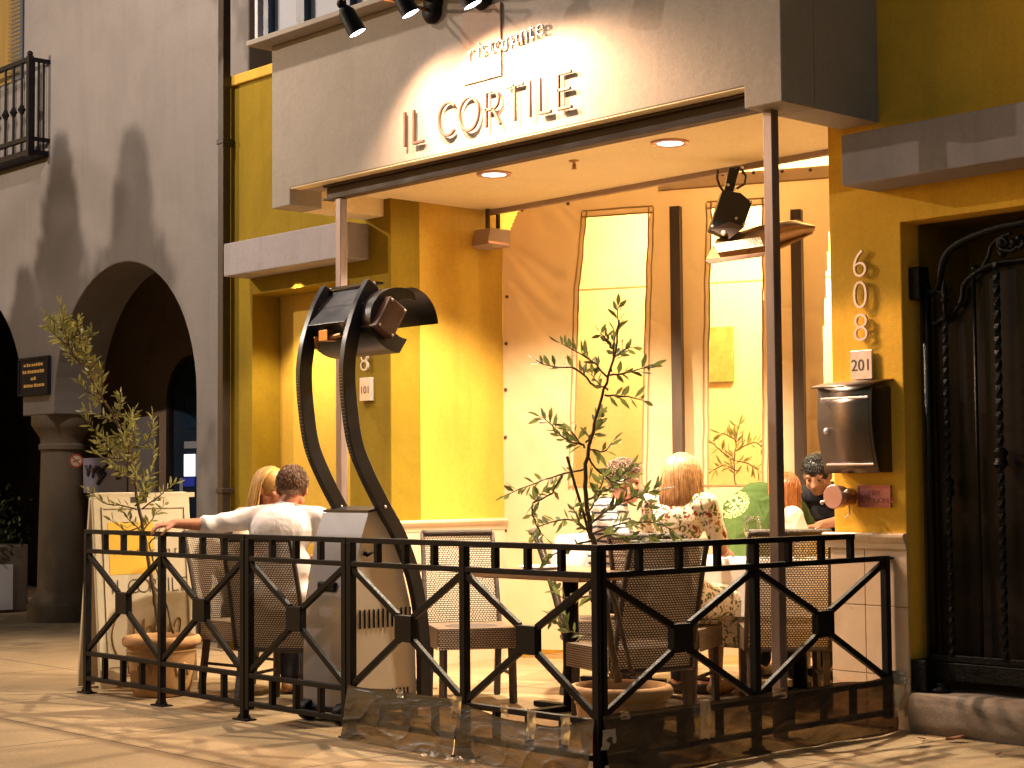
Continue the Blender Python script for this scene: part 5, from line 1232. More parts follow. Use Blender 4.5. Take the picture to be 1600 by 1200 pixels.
def table(name, label, x, y, hx_, hy_, z, rz=0.0, wood_=None):
    e = empty(name, (x, y, 0), label, 'table', None, rz)
    t = MB(); t.box((-hx_, -hy_, z - .035), (hx_, hy_, z)); t.build('table_top', wood_ or WOOD, e, bevel=.006, local=True)
    p = MB(); p.tube([(0, 0, .03), (0, 0, z - .036)], .045, 16); p.build('pedestal', IRON, e, local=True, smooth=True)
    b = MB(); b.bar((-.28, 0, .018), (.28, 0, .018), .06, .03); b.bar((0, -.28, .0185), (0, .28, .0185), .06, .029); b.build('foot_base', IRON, e, bevel=.004, local=True); return e
def cloth_on(label, x, y, hx_, hy_, z, drop, rz=0.0, seed=0):
    M = Matrix.Translation((x, y, 0)) @ Matrix.Rotation(rz, 4, 'Z')
    def fn(a, b):
        X, Y = (a * 2 - 1) * (hx_ + drop), (b * 2 - 1) * (hy_ + drop); ox, oy = max(0, abs(X) - hx_), max(0, abs(Y) - hy_); o = max(ox, oy)
        px, py = max(-hx_, min(hx_, X)), max(-hy_, min(hy_, Y))
        flare = .03 + .02 * noise.noise(V((X * 5, Y * 5, seed)))
        if ox: px += math.copysign(.006 + flare * min(1, o / drop), X)
        if oy: py += math.copysign(.006 + flare * min(1, o / drop), Y)
        zz = z + .004 - o * (1 - .04 * noise.noise(V((X * 3, Y * 3, seed + 3)))) + (.0025 * noise.noise(V((X * 6, Y * 6, seed))) if not o else 0)
        return M @ V((px, py, zz))
    o = MB().grid(fn, 48, 48).build('tablecloth', LINEN, None, smooth=True); tag(o, label, 'tablecloth'); return o
table('dining_table', 'bare dark-edged wooden table between the two empty wicker chairs', -1.70, 1.50, .44, .36, .775)
table('dining_table', 'small table between the blonde woman and the white-shirted man', -3.30, 1.45, .30, .30, .76)
t2c = (-1.30, 3.02); t2r = face(-.5, .86)
table('dining_table', 'table with wine glasses in front of the green-shirted diner', t2c[0], t2c[1], .62, .40, .80, t2r)
cloth_on('white tablecloth under the wine glasses at the right-hand table', t2c[0], t2c[1], .635, .415, .80, .32, t2r, 1)
svc = (-2.42, 2.66)
table('service_table', 'tall narrow service table standing before the canvas curtain', svc[0], svc[1], .34, .22, .93, CA)
cloth_on('pale cloth covering the tall service table by the canvas curtain', svc[0], svc[1], .35, .23, .93, .27, CA, 5)
chair('wicker chair tucked under the pale cloth of the service table', -2.30, 2.80, (.5, -.87), .88)
# folded napkins and a plate on the bare table
m = MB(); m.lathe([(.0, .777), (.10, .777), (.135, .790), (.13, .793), (.095, .782), (.0, .782)], 32, (-1.95, 1.52, 0), cap=False); tag(m.build('plate', PLASTER_W, smooth=True), 'white plate on the bare dark-edged table', 'plate')
# glasses
def wine_glass(label, p, s=1.0, fill=.45):
    e = empty('wine_glass', p, label, 'wine glass', 'glasses on the right-hand table'); p = V(p)
    prof_ = [(.034, 0), (.034, .002), (.006, .006), (.004, .012), (.004, .085), (.008, .092), (.030, .108), (.042, .135), (.043, .165), (.034, .222), (.0325, .222), (.0415, .165), (.0405, .136), (.029, .110), (.0, .096)]
    MB().lathe([(r * s * 1.1, z * s) for r, z in prof_], 28, p, cap=False).build('glass_bowl', GLASS, e, smooth=True)
    MB().lathe([(.0, .100 * s), (.029 * s * 1.05, .113 * s), (.040 * s * 1.05, .137 * s), (.0, .1375 * s)], 24, p, cap=False).build('wine', WINE, e, smooth=True)
def tumbler(label, p, s=1.0, h=.13):
    e = empty('tumbler', p, label, 'tumbler', 'glasses on the right-hand table')
    MB().lathe([(.0, .004), (.032, .0), (.040, h), (.038, h), (.031, .012), (.0, .012)], 24, V(p), cap=False).build('tumbler_wall', GLASS, e, smooth=True)
    MB().lathe([(.0, .013), (.031, .013), (.035, h * .6), (.0, h * .6 + .0005)], 24, V(p), cap=False).build('water', VINYL, e, smooth=True)
tz = .806
def on_table(u, dy=0.0):   # a spot on that table along a sight line
    d = ray(u, 830); d.z = 0; A = V((CAM.x, CAM.y, 0)); n = Matrix.Rotation(t2r, 3, 'Z') @ V((0, 1, 0)); P0 = V((t2c[0], t2c[1], 0)) + n * dy
    q = A + d * ((P0 - A).dot(n) / d.dot(n)); return V((q.x, q.y, tz))
wine_glass('wine glass left of the steel post on the right-hand table', on_table(1176, -.15), 1.12)
tumbler('water tumbler just right of the steel post', on_table(1221, -.10), 1.0, .15)
tumbler('shorter water tumbler before the white blouse', on_table(1250, -.22), 1.0, .135)
tumbler('taller tumbler farther back beside the dark-shirted man', on_table(1267, .22), 1.0, .17)

# ------------------------------------------------------------------ people
def ccone(mb, p, q, r1, r2, n=14, k=5):
    p, q = V(p), V(q); d = q - p; L_ = d.length
    if L_ < 1e-5: return mb.sphere(p, max(r1, r2), n, 8)
    d.normalize(); pr = [(p + d * (-r1 * math.cos(PI / 2 * i / k)), r1 * math.sin(PI / 2 * i / k)) for i in range(k)] + [(p, r1), (p.lerp(q, .5), (r1 + r2) / 2), (q, r2)] + [(q + d * (r2 * math.sin(PI / 2 * i / k)), r2 * math.cos(PI / 2 * i / k)) for i in range(1, k + 1)]
    return mb.tube([a for a, b in pr], [max(.0006, b) for a, b in pr], n)
def chain(mb, pts, rs):
    for i in range(len(pts) - 1): ccone(mb, pts[i], pts[i+1], rs[i], rs[i+1])
def oval(mb, c, r, M=None): mb.sphere(c, r, 18, 12, M)
def fuse(name, mb, mat, parent, vox=.008, it=4, wr=0.0, seed=0, fold_sc=6.5):
    me = mb.mesh(name); o = link(name, me, mat, parent, local=True)
    r = o.modifiers.new('r', 'REMESH'); r.mode = 'VOXEL'; r.voxel_size = vox
    s = o.modifiers.new('s', 'SMOOTH'); s.factor = .6; s.iterations = it
    bake(o); me = o.data
    if wr:
        nr = [v.normal.copy() for v in me.vertices]
        for v, vn in zip(me.vertices, nr):
            p = v.co; q = p * fold_sc + V((seed, 0, 0)); w = noise.noise_vector(q * .35) * 1.6
            k = noise.noise(V((q.x * .8, q.y * .8, q.z * .5)) + w); k = (1 - abs(k)) ** 3 - .4
            v.co = p + vn * k * wr
    me.polygons.foreach_set('use_smooth', [True] * len(me.polygons)); me.update(); return o
def head_shape(mb, c, R, jaw=1.0):
    """a head round c; R turns it (face towards +y)"""
    c = V(c); T4 = lambda v: c + R @ V(v)
    M4 = R.to_4x4()
    oval(mb, T4((0, -.012, .028)), (.074, .094, .090), M4)        # skull
    oval(mb, T4((0, .030, -.030)), (.058 * jaw, .062, .082), M4)   # face
    oval(mb, T4((0, .048, -.088)), (.034 * jaw, .034, .026), M4)   # chin
    for s in (-1, 1):
        oval(mb, T4((s * .036, .062, -.026)), (.022, .020, .020), M4)   # cheekbone
        oval(mb, T4((s * .030, .074, .024)), (.026, .014, .010), M4)   # brow
        oval(mb, T4((s * .077, -.006, -.012)), (.010, .020, .032), M4 @ Matrix.Rotation(s * .35, 4, 'Z'))   # ear
        oval(mb, T4((s * .052, .010, -.062)), (.020, .034, .030), M4)   # jaw corner
        oval(mb, T4((s * .010, .096, -.036)), (.010, .010, .008), M4)   # nostril
    chain(mb, [T4((0, .082, .018)), T4((0, .094, -.012)), T4((0, .106, -.032))], [.010, .011, .013])   # nose
    oval(mb, T4((0, .086, -.060)), (.024, .010, .007), M4); oval(mb, T4((0, .084, -.070)), (.020, .010, .007), M4)   # lips
def hand(mb, w, d, nrm, side, s=1.0, curl=.5):
    """wrist w, direction d of the fingers, nrm the back of the hand; side +1 puts the thumb on d x nrm"""
    d = V(d).normalized(); n = V(nrm); n = (n - d * n.dot(d)).normalized(); x = d.cross(n) * side
    P = lambda a, b, c=0.0: V(w) + d * a * s + x * b * s + n * c * s
    for b in (-.026, -.009, .009, .026): ccone(mb, P(.0, b * .7), P(.085 - abs(b) * .2, b), .013 * s, .0115 * s, 10, 3)
    for b, L_, c in ((.028, .066, 1.0), (.010, .078, 1.0), (-.009, .072, 1.1), (-.027, .056, 1.2)):
        p0 = P(.086 - abs(b) * .2, b); a = curl * .5 * c; q = p0; ang = a; dirv = d
        for k, f in enumerate((.46, .31, .23)):
            dirv = (d * math.cos(ang) - n * math.sin(ang)); q2 = q + dirv * L_ * f * s; ccone(mb, q, q2, (.0098 - .0013 * k) * s, (.0088 - .0014 * k) * s, 10, 3); q = q2; ang += curl * .75 * c
    p0 = P(.018, .026, -.006); p1 = P(.050, .052, -.020); p2 = P(.082, .058, -.030 - .02 * curl)
    chain(mb, [p0, p1, p2], [.015 * s, .011 * s, .0085 * s])
def rotm(yaw=0, pitch=0, roll=0): return Matrix.Rotation(yaw, 3, 'Z') @ Matrix.Rotation(pitch, 3, 'X') @ Matrix.Rotation(roll, 3, 'Y')
def person(label, x, y, d, J, skin, top, bottom, sleeve='short', female=False, scale=1.04, hands=True, wr=.006, skirt=None, seed=1, vox=.008, shoe=SHOE, shirt_r=1.0, group=None):
    e = empty('person', (x, y, 0), label, 'person', group, face(*d)); e.scale = (1, 1, 1)
    k = scale; g = lambda n_: V(J[n_]) * k
    body = MB(); R = rotm(*J.get('headrot', (0, 0, 0))) * 1.07
    pel, wst, cst, nk, hd = g('pelvis'), g('waist'), g('chest'), g('neck'), g('head')
    sh = .92 if female else 1.0
    oval(body, pel, (.155 * k, .115 * k, .11 * k)); oval(body, wst, (.125 * k * sh, .095 * k, .12 * k)); oval(body, cst, (.15 * k * sh, .105 * k, .14 * k))
    chain(body, [pel, wst, cst, nk], [.11 * k, .10 * k, .105 * k, .055 * k]); chain(body, [nk, hd + R @ V((0, -.02, -.05))], [.052 * k * sh, .050 * k * sh])
    head_shape(body, hd, R, .92 if female else 1.0)
    for s in ('l', 'r'):
        a, b, c = g('sh_' + s), g('el_' + s), g('wr_' + s)
        ccone(body, nk - V((0, 0, .03)), a, .06 * k, .055 * k * sh)
        chain(body, [a, a.lerp(b, .4), b, b.lerp(c, .3), c], [.052 * k * sh, .046 * k * sh, .036 * k * sh, .038 * k * sh, .026 * k * sh])
        if hands: hand(body, c, J.get('hd_' + s, (c - b)), J.get('hn_' + s, (0, 0, 1)), -1 if s == 'l' else 1, .98 * k, J.get('curl_' + s, .6))
        h, kn, an = g('hip_' + s), g('kn_' + s), g('an_' + s)
        chain(body, [h, h.lerp(kn, .5), kn, kn.lerp(an, .3), an], [.088 * k, .078 * k, .056 * k, .054 * k, .036 * k])
        toe = an + V(J.get('toe', (0, .16, -.055))) * k; chain(body, [an + V((0, -.03, -.04)) * k, toe], [.034 * k, .030 * k])
    fuse('body', body, skin, e, vox, 3)
    # upper garment
    m = MB(); q = shirt_r
    oval(m, wst, (.140 * k * sh * q, .112 * k * q, .14 * k)); oval(m, cst, (.166 * k * sh * q, .122 * k * q, .15 * k)); oval(m, pel + V((0, 0, .05)), (.168 * k * q, .130 * k * q, .09 * k))
    chain(m, [pel + V((0, 0, .04)), wst, cst, nk + (cst - nk) * .22], [.125 * k * q, .116 * k * q, .12 * k * q, .072 * k])
    for s in ('l', 'r'):
        a, b, c = g('sh_' + s), g('el_' + s), g('wr_' + s)
        ccone(m, nk + V((0, 0, -.045)), a, .066 * k, .066 * k * sh)
        if sleeve == 'short': chain(m, [a, a.lerp(b, .35), a.lerp(b, .75)], [.066 * k * sh, .062 * k * sh, .060 * k * sh])
        elif sleeve == 'elbow': chain(m, [a, b, b.lerp(c, .22)], [.066 * k * sh, .054 * k * sh, .054 * k * sh])
        elif sleeve == 'long': chain(m, [a, b, b.lerp(c, .45), b.lerp(c, .93)], [.066 * k * sh, .052 * k * sh, .046 * k * sh, .036 * k * sh])
    if J.get('hump'): oval(m, cst + V((.0, .04, .0)) * k, (.205 * k, .15 * k, .10 * k)); oval(m, wst.lerp(cst, .55), (.19 * k, .135 * k, .17 * k)); oval(m, wst, (.175 * k, .13 * k, .2 * k))
    if J.get('collar'): m.lathe([(.060 * k, -.01), (.064 * k, .0), (.062 * k, .035), (.054 * k, .036)], 20, nk + V((0, 0, -.012)))
    if skirt:
        for s in ('l', 'r'):
            h, kn = g('hip_' + s), g('kn_' + s); chain(m, [h, kn, kn.lerp(g('an_' + s), skirt)], [.110 * k, .082 * k, .095 * k])
        for t in (0, .33, .66, 1): 
            a, b = g('hip_l').lerp(g('kn_l'), t), g('hip_r').lerp(g('kn_r'), t); ccone(m, a, b, .09 * k, .09 * k)
        a, b = g('kn_l').lerp(g('an_l'), skirt), g('kn_r').lerp(g('an_r'), skirt); ccone(m, a, b, .085 * k, .085 * k); ccone(m, g('kn_l').lerp(g('an_l'), skirt * .5), g('kn_r').lerp(g('an_r'), skirt * .5), .085 * k, .085 * k)
    fuse('dress' if skirt else 'shirt', m, top, e, .009, 4, wr, seed)
    if bottom:
        m = MB(); oval(m, pel, (.166 * k, .124 * k, .115 * k))
        for s in ('l', 'r'):
            h, kn, an = g('hip_' + s), g('kn_' + s), g('an_' + s); chain(m, [pel, h, kn, kn.lerp(an, .35), kn.lerp(an, .96)], [.11 * k, .096 * k, .068 * k, .066 * k, .056 * k])
        fuse('trousers', m, bottom, e, .011, 3, .005, seed + 4)
    for s in ('l', 'r'):
        an = g('an_' + s); toe = an + V(J.get('toe', (0, .16, -.055))) * k; m = MB()
        chain(m, [an + V((0, -.045, -.055)) * k, an + V((0, .06, -.06)) * k, toe + V((0, .02, -.008)) * k], [.036 * k, .040 * k, .034 * k]); fuse('shoe', m, shoe, e, .009, 2)
    M4 = R
    for s in (-1, 1): MB().sphere(hd + R @ V((s * .030, .0805, .004)), (.0105, .008, .008), 10, 8).build('eye', EYE, e, smooth=True, local=True)
    return e, hd, R, k
SIT = dict(pelvis=(0, -.03, .575), waist=(0, -.04, .78), chest=(0, -.03, .985), neck=(0, -.01, 1.145), head=(0, .03, 1.265),
           sh_l=(-.17, -.02, 1.085), sh_r=(.17, -.02, 1.085), el_l=(-.22, .06, .83), el_r=(.22, .06, .83), wr_l=(-.12, .27, .82), wr_r=(.12, .27, .82),
           hip_l=(-.09, 0, .55), hip_r=(.09, 0, .55), kn_l=(-.11, .42, .54), kn_r=(.11, .42, .54), an_l=(-.10, .42, .10), an_r=(.10, .42, .10))
def pose(**k): j = dict(SIT); j.update(k); return j
# hair: locks of strands laid over the skull
def strands(e, hd, R, mat, n, seed, root, fall, rad=.0045, k=1.0, skullpad=.004, cap=True, name='hair'):
    """root(rnd) -> unit direction of the root on the skull; fall(dir, rnd) -> list of points below in head axes"""
    rnd = random.Random(seed); m = MB()
    if cap: m.sphere(hd + R @ V((0, -.014, .030)), (.079 * k, .099 * k, .094 * k), 18, 12, R.to_4x4())
    for i in range(n):
        dv = root(rnd); pts = fall(dv, rnd)
        P = [hd + R @ V(p) for p in pts]; L_ = len(P); r = rad * rnd.uniform(.7, 1.3)
        m.tube(P, [r * (1 - .75 * (j / (L_ - 1)) ** 2) for j in range(L_)], 5)
    return m.build(name, mat, e, smooth=True, local=True)
def skull(dv, pad=0.0): return V((dv.x * (.075 + pad), -.012 + dv.y * (.095 + pad), .028 + dv.z * (.091 + pad)))
def long_hair(length, spread, part=0.0, pad=.014):
    def root(r):
        a = r.uniform(-1, 1); return V((part + a * .55, r.uniform(-.85, .5), 1)).normalized()
    def fall(dv, r):
        side = 1 if dv.x - part > 0 else -1
        an = r.uniform(-1.25, 1.25) if True else 0
        # where round the head this lock comes down: 0 = straight back, +-1.6 = beside the face
        th = abs(r.gauss(0, .75)) ; th = min(th, 1.75) * side
        out = V((math.sin(th), -math.cos(th), 0))
        pts = [skull(dv, .004)]
        for t in (.25, .5, .75, 1.0):
            q = (dv * (1 - t) + out * t).normalized(); pts.append(skull(q, .008 + (pad - .008) * t))
        b = pts[-1]; L_ = length * r.uniform(.84, 1.08); w = r.uniform(-.012, .012)
        for t in (.25, .5, .75, 1.0):
            pts.append(V((b.x * (1 + spread * math.sin(PI * t * .6)) + w * t, b.y * (1 + spread * .8 * math.sin(PI * t * .6)), b.z - L_ * t)))
        return pts
    return root, fall
def short_hair(ln, back=True, fringe=.35, z0=-.35):
    def root(r):
        while True:
            v = V((r.gauss(0, 1), r.gauss(0, 1), r.gauss(0, 1))).normalized()
            if v.z > (.42 if v.y > fringe else z0 if v.y < .1 else .0): return v
    def fall(dv, r):
        t = V((0, 0, 1)) if dv.z < .8 else V((0, 1, 0)); tn = (t - dv * t.dot(dv)); tn = -tn.normalized() if tn.length > .01 else V((0, -1, 0))
        tn = (tn + V((r.uniform(-.5, .5), r.uniform(-.5, .5), 0))).normalized()
        return [skull(dv, .002), skull(dv, .008) + tn * ln * .5, skull(dv, .006) + tn * ln]
    return root, fall
def curls(ln):
    r0, _ = short_hair(ln, fringe=.45, z0=-.15)
    def fall(dv, r):
        a = V((r.uniform(-1, 1), r.uniform(-1, 1), r.uniform(-1, 1))).normalized(); b = dv.cross(a).normalized(); c = dv
        p = skull(dv, .004); rr = ln * r.uniform(.6, 1.1); return [p + c * rr * (k / 7) * 1.3 + (a * math.cos(k * 1.3) + b * math.sin(k * 1.3)) * rr * .45 for k in range(8)]
    return r0, fall

# man in the white shirt, back to the street, arm along the railing
mx, my = -3.15, .59; md = V((-.62, .78, 0)).normalized(); ms = 1.02
Lw = Matrix.Rotation(face(*md), 4, 'Z'); Lw.translation = (mx, my, 0); Lw = Lw.inverted()
lw = lambda p: tuple((Lw @ V(p)) / ms)
hp_ = V((-3.50, .05, 1.045))
J = pose(pelvis=(0, -.02, .575), waist=(.0, -.05, .78), chest=(-.01, -.03, .98), neck=(.0, .02, 1.115), head=(.02, .065, 1.222), headrot=(.25, -.15, .05), collar=True,
         sh_l=(-.215, -.02, 1.05), sh_r=(.21, .0, 1.045), wr_l=lw(hp_), el_l=lw((-3.42, .28, 1.035)), hd_l=(-.35, -.9, -.12), hn_l=(.0, -.15, 1), curl_l=.75)
J['hd_l'] = tuple((Lw.to_3x3() @ V((-.35, -.80, -.10))))
e, hd, R, k = person('man in a white shirt seen from behind, one arm stretched along the railing', mx, my, md, J, SKINR, SHIRTW, TROUS, 'elbow', False, ms, True, .007, None, 3, .0062, TANSHOE, 1.17)
r_, f_ = short_hair(.028, fringe=.3, z0=-.42); strands(e, hd, R, HBROWN, 1500, 4, r_, f_, .0022)
# long-haired blonde woman facing him
J = pose(head=(.0, .06, 1.26), headrot=(.20, -.08, 0), neck=(0, .0, 1.13), el_l=(-.22, .08, .84), wr_l=(-.10, .30, .82))
e, hd, R, k = person('long-haired blonde woman facing the man in the white shirt', -3.92, .98, (1, .0), J, SKINR, PALEJ, TROUS, 'short', True, .985, True, .006, None, 7)
r_, f_ = long_hair(.30, .25, .15, .022); strands(e, hd, R, HBLOND, 520, 5, r_, f_, .0044, 1.08)
# grey curls, striped shirt
J = pose(headrot=(.0, -.08, 0), neck=(0, .03, 1.12), head=(0, .075, 1.235), el_r=(.24, .14, .86), wr_r=(.10, .36, .84))
e, hd, R, k = person('grey curly-haired man in a striped shirt in profile behind the olive sapling', -2.20, 2.36, (.86, .5), J, SKIN, STRIPE, TROUS, 'short', False, 1.02, True, .006, None, 11)
r_, f_ = curls(.020); strands(e, hd, R, HGREY, 620, 6, r_, f_, .0032); 
# woman in the floral dress
J = pose(neck=(0, -.01, 1.115), head=(0, .03, 1.228), headrot=(.12, -.05, 0), el_l=(-.24, .05, .84), wr_l=(-.16, .28, .84), kn_l=(-.02, .44, .53), kn_r=(.20, .42, .53), an_l=(.02, .36, .10), an_r=(.22, .32, .10))
e, hd, R, k = person('woman with an auburn-blonde bob in a floral dress seen from behind', -1.50, 2.20, (-.24, .97), J, SKIN, FLORAL, None, 'short', True, 1.05, True, .006, .42, 13, .008, TANSHOE)
r_, f_ = long_hair(.185, .07, .0, .030); strands(e, hd, R, HBOB, 760, 8, r_, f_, .0050, 1.12)
# green T-shirt, bent forward over the table
gd = V((-.30, .95, 0))
J = pose(hump=True, waist=(0, .04, .84), chest=(0, .16, .99), neck=(.0, .38, .98), head=(.0, .46, .96), headrot=(-.1, -1.0, 0), sh_l=(-.17, .22, 1.0), sh_r=(.17, .24, 1.02), el_l=(-.20, .42, .86), el_r=(.20, .42, .86), wr_l=(-.12, .66, .86), wr_r=(.14, .66, .86))
e, hd, R, k = person('diner in a green T-shirt with a round pale emblem, hunched forward', -1.70, 3.04, gd, J, SKIN, TSHIRT, TROUS, 'short', False, 1.10, True, .014, None, 17, .009)
r_, f_ = short_hair(.03); strands(e, hd, R, HBROWN, 500, 9, r_, f_, .003)
shirt = [c for c in e.children if c.name.startswith('shirt')][0]
def emblem():
    me = shirt.data; Mw = mw(e); vs = [Mw @ v.co for v in me.vertices]; bv = BVHTree.FromPolygons(vs, [tuple(p.vertices) for p in me.polygons])
    c0_ = bv.ray_cast(CAM, ray(1150, 806).normalized())[0]
    if c0_ is None: return
    m = MB(); sc1 = 1 / 2718 * (c0_ - CAM).dot(FW)
    def pj(u, v): 
        h = bv.ray_cast(CAM, ray(u, v).normalized()); return (h[0] + h[1] * .0035) if h[0] is not None else None
    ca, sa = math.cos(-.55), math.sin(-.55)
    def el(r, a): x, y = r * 21 * math.cos(a), r * 15.5 * math.sin(a); return 1147 + x * ca - y * sa, 789 + x * sa + y * ca
    def patch(pts):
        P = [pj(*p) for p in pts]
        if all(p is not None for p in P): m.add(P, [tuple(range(len(P)))])
    n = 56
    for i in range(n):
        a, b = 2 * PI * i / n, 2 * PI * (i + 1) / n
        patch([el(.80, a), el(.80, b), el(.90, b), el(.90, a)])
        if i % 2: patch([el(.97, a), el(.97, b), el(1.12 + .03 * (i % 4), b), el(1.12, a)])
        if i % 3: patch([el(1.16, a), el(1.16, b), el(1.22, b), el(1.22, a)])
    def seg(x0, y0, x1, y1, w_=.075):
        d = math.hypot(x1 - x0, y1 - y0); nx_, ny_ = -(y1 - y0) / d * w_, (x1 - x0) / d * w_
        def xy(x, y): return 1147 + (x * 21) * ca - (y * 15.5) * sa, 789 + (x * 21) * sa + (y * 15.5) * ca
        for q in range(4):
            t0, t1 = q / 4, (q + 1) / 4; a = (x0 + (x1 - x0) * t0, y0 + (y1 - y0) * t0); b = (x0 + (x1 - x0) * t1, y0 + (y1 - y0) * t1)
            patch([xy(a[0] - nx_, a[1] - ny_), xy(b[0] - nx_, b[1] - ny_), xy(b[0] + nx_, b[1] + ny_), xy(a[0] + nx_, a[1] + ny_)])
    for s in ((-.7, -.05, .7, -.05), (0, -.05, -.1, -.7), (-.1, -.7, .45, -.55), (.45, -.55, .35, -.05), (-.6, .1, -.35, .6), (-.35, .6, .1, .65), (.1, .65, 0, .1), (.25, .1, .6, .35), (.6, .35, .3, .6), (-.55, -.4, -.2, -.3), (-.35, .3, -.05, .3)): seg(*s)
    if m.f: m.build('shirt_emblem', EMBL, e)
emblem()
# copper-haired woman in a white blouse
J = pose(headrot=(.2, -.1, 0), neck=(0, .02, 1.10), head=(.0, .06, 1.215))
e, hd, R, k = person('copper-haired woman in a white blouse partly behind the steel post', -1.61, 3.24, (.25, 1), J, SKIN, BLOUSE, TROUS, 'short', True, .97, True, .006, None, 23, .009)
r_, f_ = long_hair(.34, .15, 0, .02); strands(e, hd, R, HORNG, 460, 12, r_, f_, .0048, 1.06)
# dark-shirted man bending in at the right
J = pose(pelvis=(0, -.22, .72), waist=(0, -.12, .90), chest=(0, .02, 1.07), neck=(0, .12, 1.18), head=(.0, .20, 1.265), headrot=(.30, -.50, 0), sh_l=(-.18, .06, 1.135), sh_r=(.18, .06, 1.135), el_l=(-.30, .22, 1.0), el_r=(.20, .30, 1.02), wr_l=(-.16, .44, .96), wr_r=(.0, .46, 1.0),
         hip_l=(-.09, -.2, .70), hip_r=(.09, -.2, .70), kn_l=(-.12, .12, .52), kn_r=(.12, .12, .52), an_l=(-.11, -.05, .10), an_r=(.11, -.05, .10))
e, hd, R, k = person('dark-haired man in a black shirt leaning in at the far right table end', -1.64, 3.84, (.10, -1), J, SKIND, DARKT, TROUS, 'short', False, 1.03, True, .006, None, 29, .009)
r_, f_ = short_hair(.032, fringe=.25, z0=-.3); strands(e, hd, R, HBLACK, 900, 14, r_, f_, .0032)
# ------------------------------------------------------------------ street lamp and street trees beyond the view
LPOS = V((-6.1, -1.05, 7.4))
sl = empty('street_lamp', (-6.6, -3.4, 0), 'tall street lamp on the kerb side of the pavement', 'street lamp')
MB().tube([(-6.6, -3.4, 0), (-6.6, -3.4, 4), (-6.6, -3.4, 7.6)], [.09, .07, .05], 12).build('pole', IRON, sl, smooth=True)
MB().tube([(-6.6, -3.4, 7.5), (-6.5, -2.6, 7.8), (-6.2, -1.4, 7.75)], .035, 10).build('arm', IRON, sl, smooth=True)
MB().lathe([(.05, .36), (.22, .28), (.24, .16), (.22, .16), (.0, .24)], 24, LPOS, cap=False).build('lamp_head', IRON, sl, smooth=True)
LPOS2 = V((-9.5, -3.6, 5.6))
sl2 = empty('street_lamp', (-9.9, -4.6, 0), 'lower street lamp farther along the kerb by the slim conifers', 'street lamp', 'street lamps'); sl['group'] = 'street lamps'
MB().tube([(-9.9, -4.6, 0), (-9.9, -4.6, 3), (-9.9, -4.6, 5.9)], [.08, .06, .05], 12).build('pole', IRON, sl2, smooth=True)
MB().tube([(-9.9, -4.6, 5.8), (-9.7, -4.1, 5.95), (-9.5, -3.6, 5.9)], .03, 10).build('arm', IRON, sl2, smooth=True)
MB().lathe([(.05, .34), (.22, .28), (.24, .16), (.22, .16), (.0, .24)], 24, LPOS2, cap=False).build('lamp_head', IRON, sl2, smooth=True)
rnd = random.Random(42)
def street_tree(label, base, top, boughs, clumps, dens, seed, ln=.16, wd=.05):
    e = empty('street_tree', base, label, 'tree', 'street trees'); b = V(base); r = random.Random(seed)
    T_ = MB(); T_.tube([b, b + V((.05, .03, 1.5)), b + (V(top) - b) * .6, V(top)], [.16, .13, .09, .05], 10)
    LV = Leaves(seed); W = MB()
    for q in boughs: 
        P = catm([V(p) for p in q], 6); n = len(P); W.tube(P, [.055 - .036 * i / (n - 1) for i in range(n)], 7)
    for c, rad in clumps:
        c = V(c); rad = V(rad)
        n = int(dens * rad.x * rad.y * rad.z * 4.2)
        for i in range(n):
            v = V((r.gauss(0, .5), r.gauss(0, .5), r.gauss(0, .5))); p = c + V((v.x * rad.x, v.y * rad.y, v.z * rad.z))
            LV.leaf(p, V((r.uniform(-.6, .6), r.uniform(-.6, .6), -1)), ln * r.uniform(.7, 1.3), wd)
    T_.build('trunk', BARK, e, smooth=True); W.build('limbs', BARK, e, smooth=True); LV.m.build('crown', LEAFD, e); return e
cl1 = [((-7.05, -.25, 5.35), (.32, .25, .2)), ((-7.35, -.1, 5.3), (.3, .25, .22)), ((-7.45, -.5, 5.4), (.35, .3, .2)), ((-7.0, .1, 5.3), (.25, .2, .15)), ((-9.0, -2.6, 7.2), (.9, .9, .7))]  # low clumps added to shade the arcade front from the taller lamp
street_tree('unseen street tree with drooping boughs added to shade the arcade', (-11.6, -3.0, 0), (-11.2, -2.6, 6.6), [[(-11.2, -2.7, 6.2), (-9.2, -1.6, 6.8), (-8.4, -1.2, 6.5), (-7.8, .0, 6.15), (-7.2, .25, 5.9)], [(-7.9, .0, 6.1), (-7.3, .2, 6.2), (-6.9, .28, 5.95)], [(-11.2, -2.6, 6.4), (-11.4, -1.8, 7.4)]], cl1, 2600, 3)
def conifer(label, x, y, h, w_, seed):
    e = empty('slim_conifer', (x, y, 0), label, 'tree', 'slim conifers beyond the view'); LV = Leaves(seed); r = random.Random(seed)
    MB().tube([(x, y, 0), (x, y, h * .6), (x, y, h - .1)], [.06, .04, .01], 8).build('trunk', BARK, e, smooth=True)
    for i in range(int(h * 800)):
        t = r.random() ** .45; z = .3 + (h - .3) * t; rr = min(.62, w_ * (h - z) ** .85 * (.8 + .7 * noise.noise(V((z * 3.5, seed, 0)))) + .01); a = r.uniform(0, 6.283); q = rr * r.random() ** .5
        LV.leaf(V((x + q * math.cos(a), y + q * math.sin(a), z)), V((math.cos(a) * .35, math.sin(a) * .35, r.uniform(.5, 1) * r.choice((1, 1, -1)))), .11, .028)
    LV.m.build('crown', LEAFD, e)
conifer('slim dark conifer standing nearest the arcade corner', -9.43, -1.0, 5.05, .42, 31); conifer('slim dark conifer beside the kerb lamp', -8.88, -1.05, 5.0, .46, 32); conifer('broad dark conifer at the far end of the kerb', -9.75, -.9, 4.5, .5, 33)
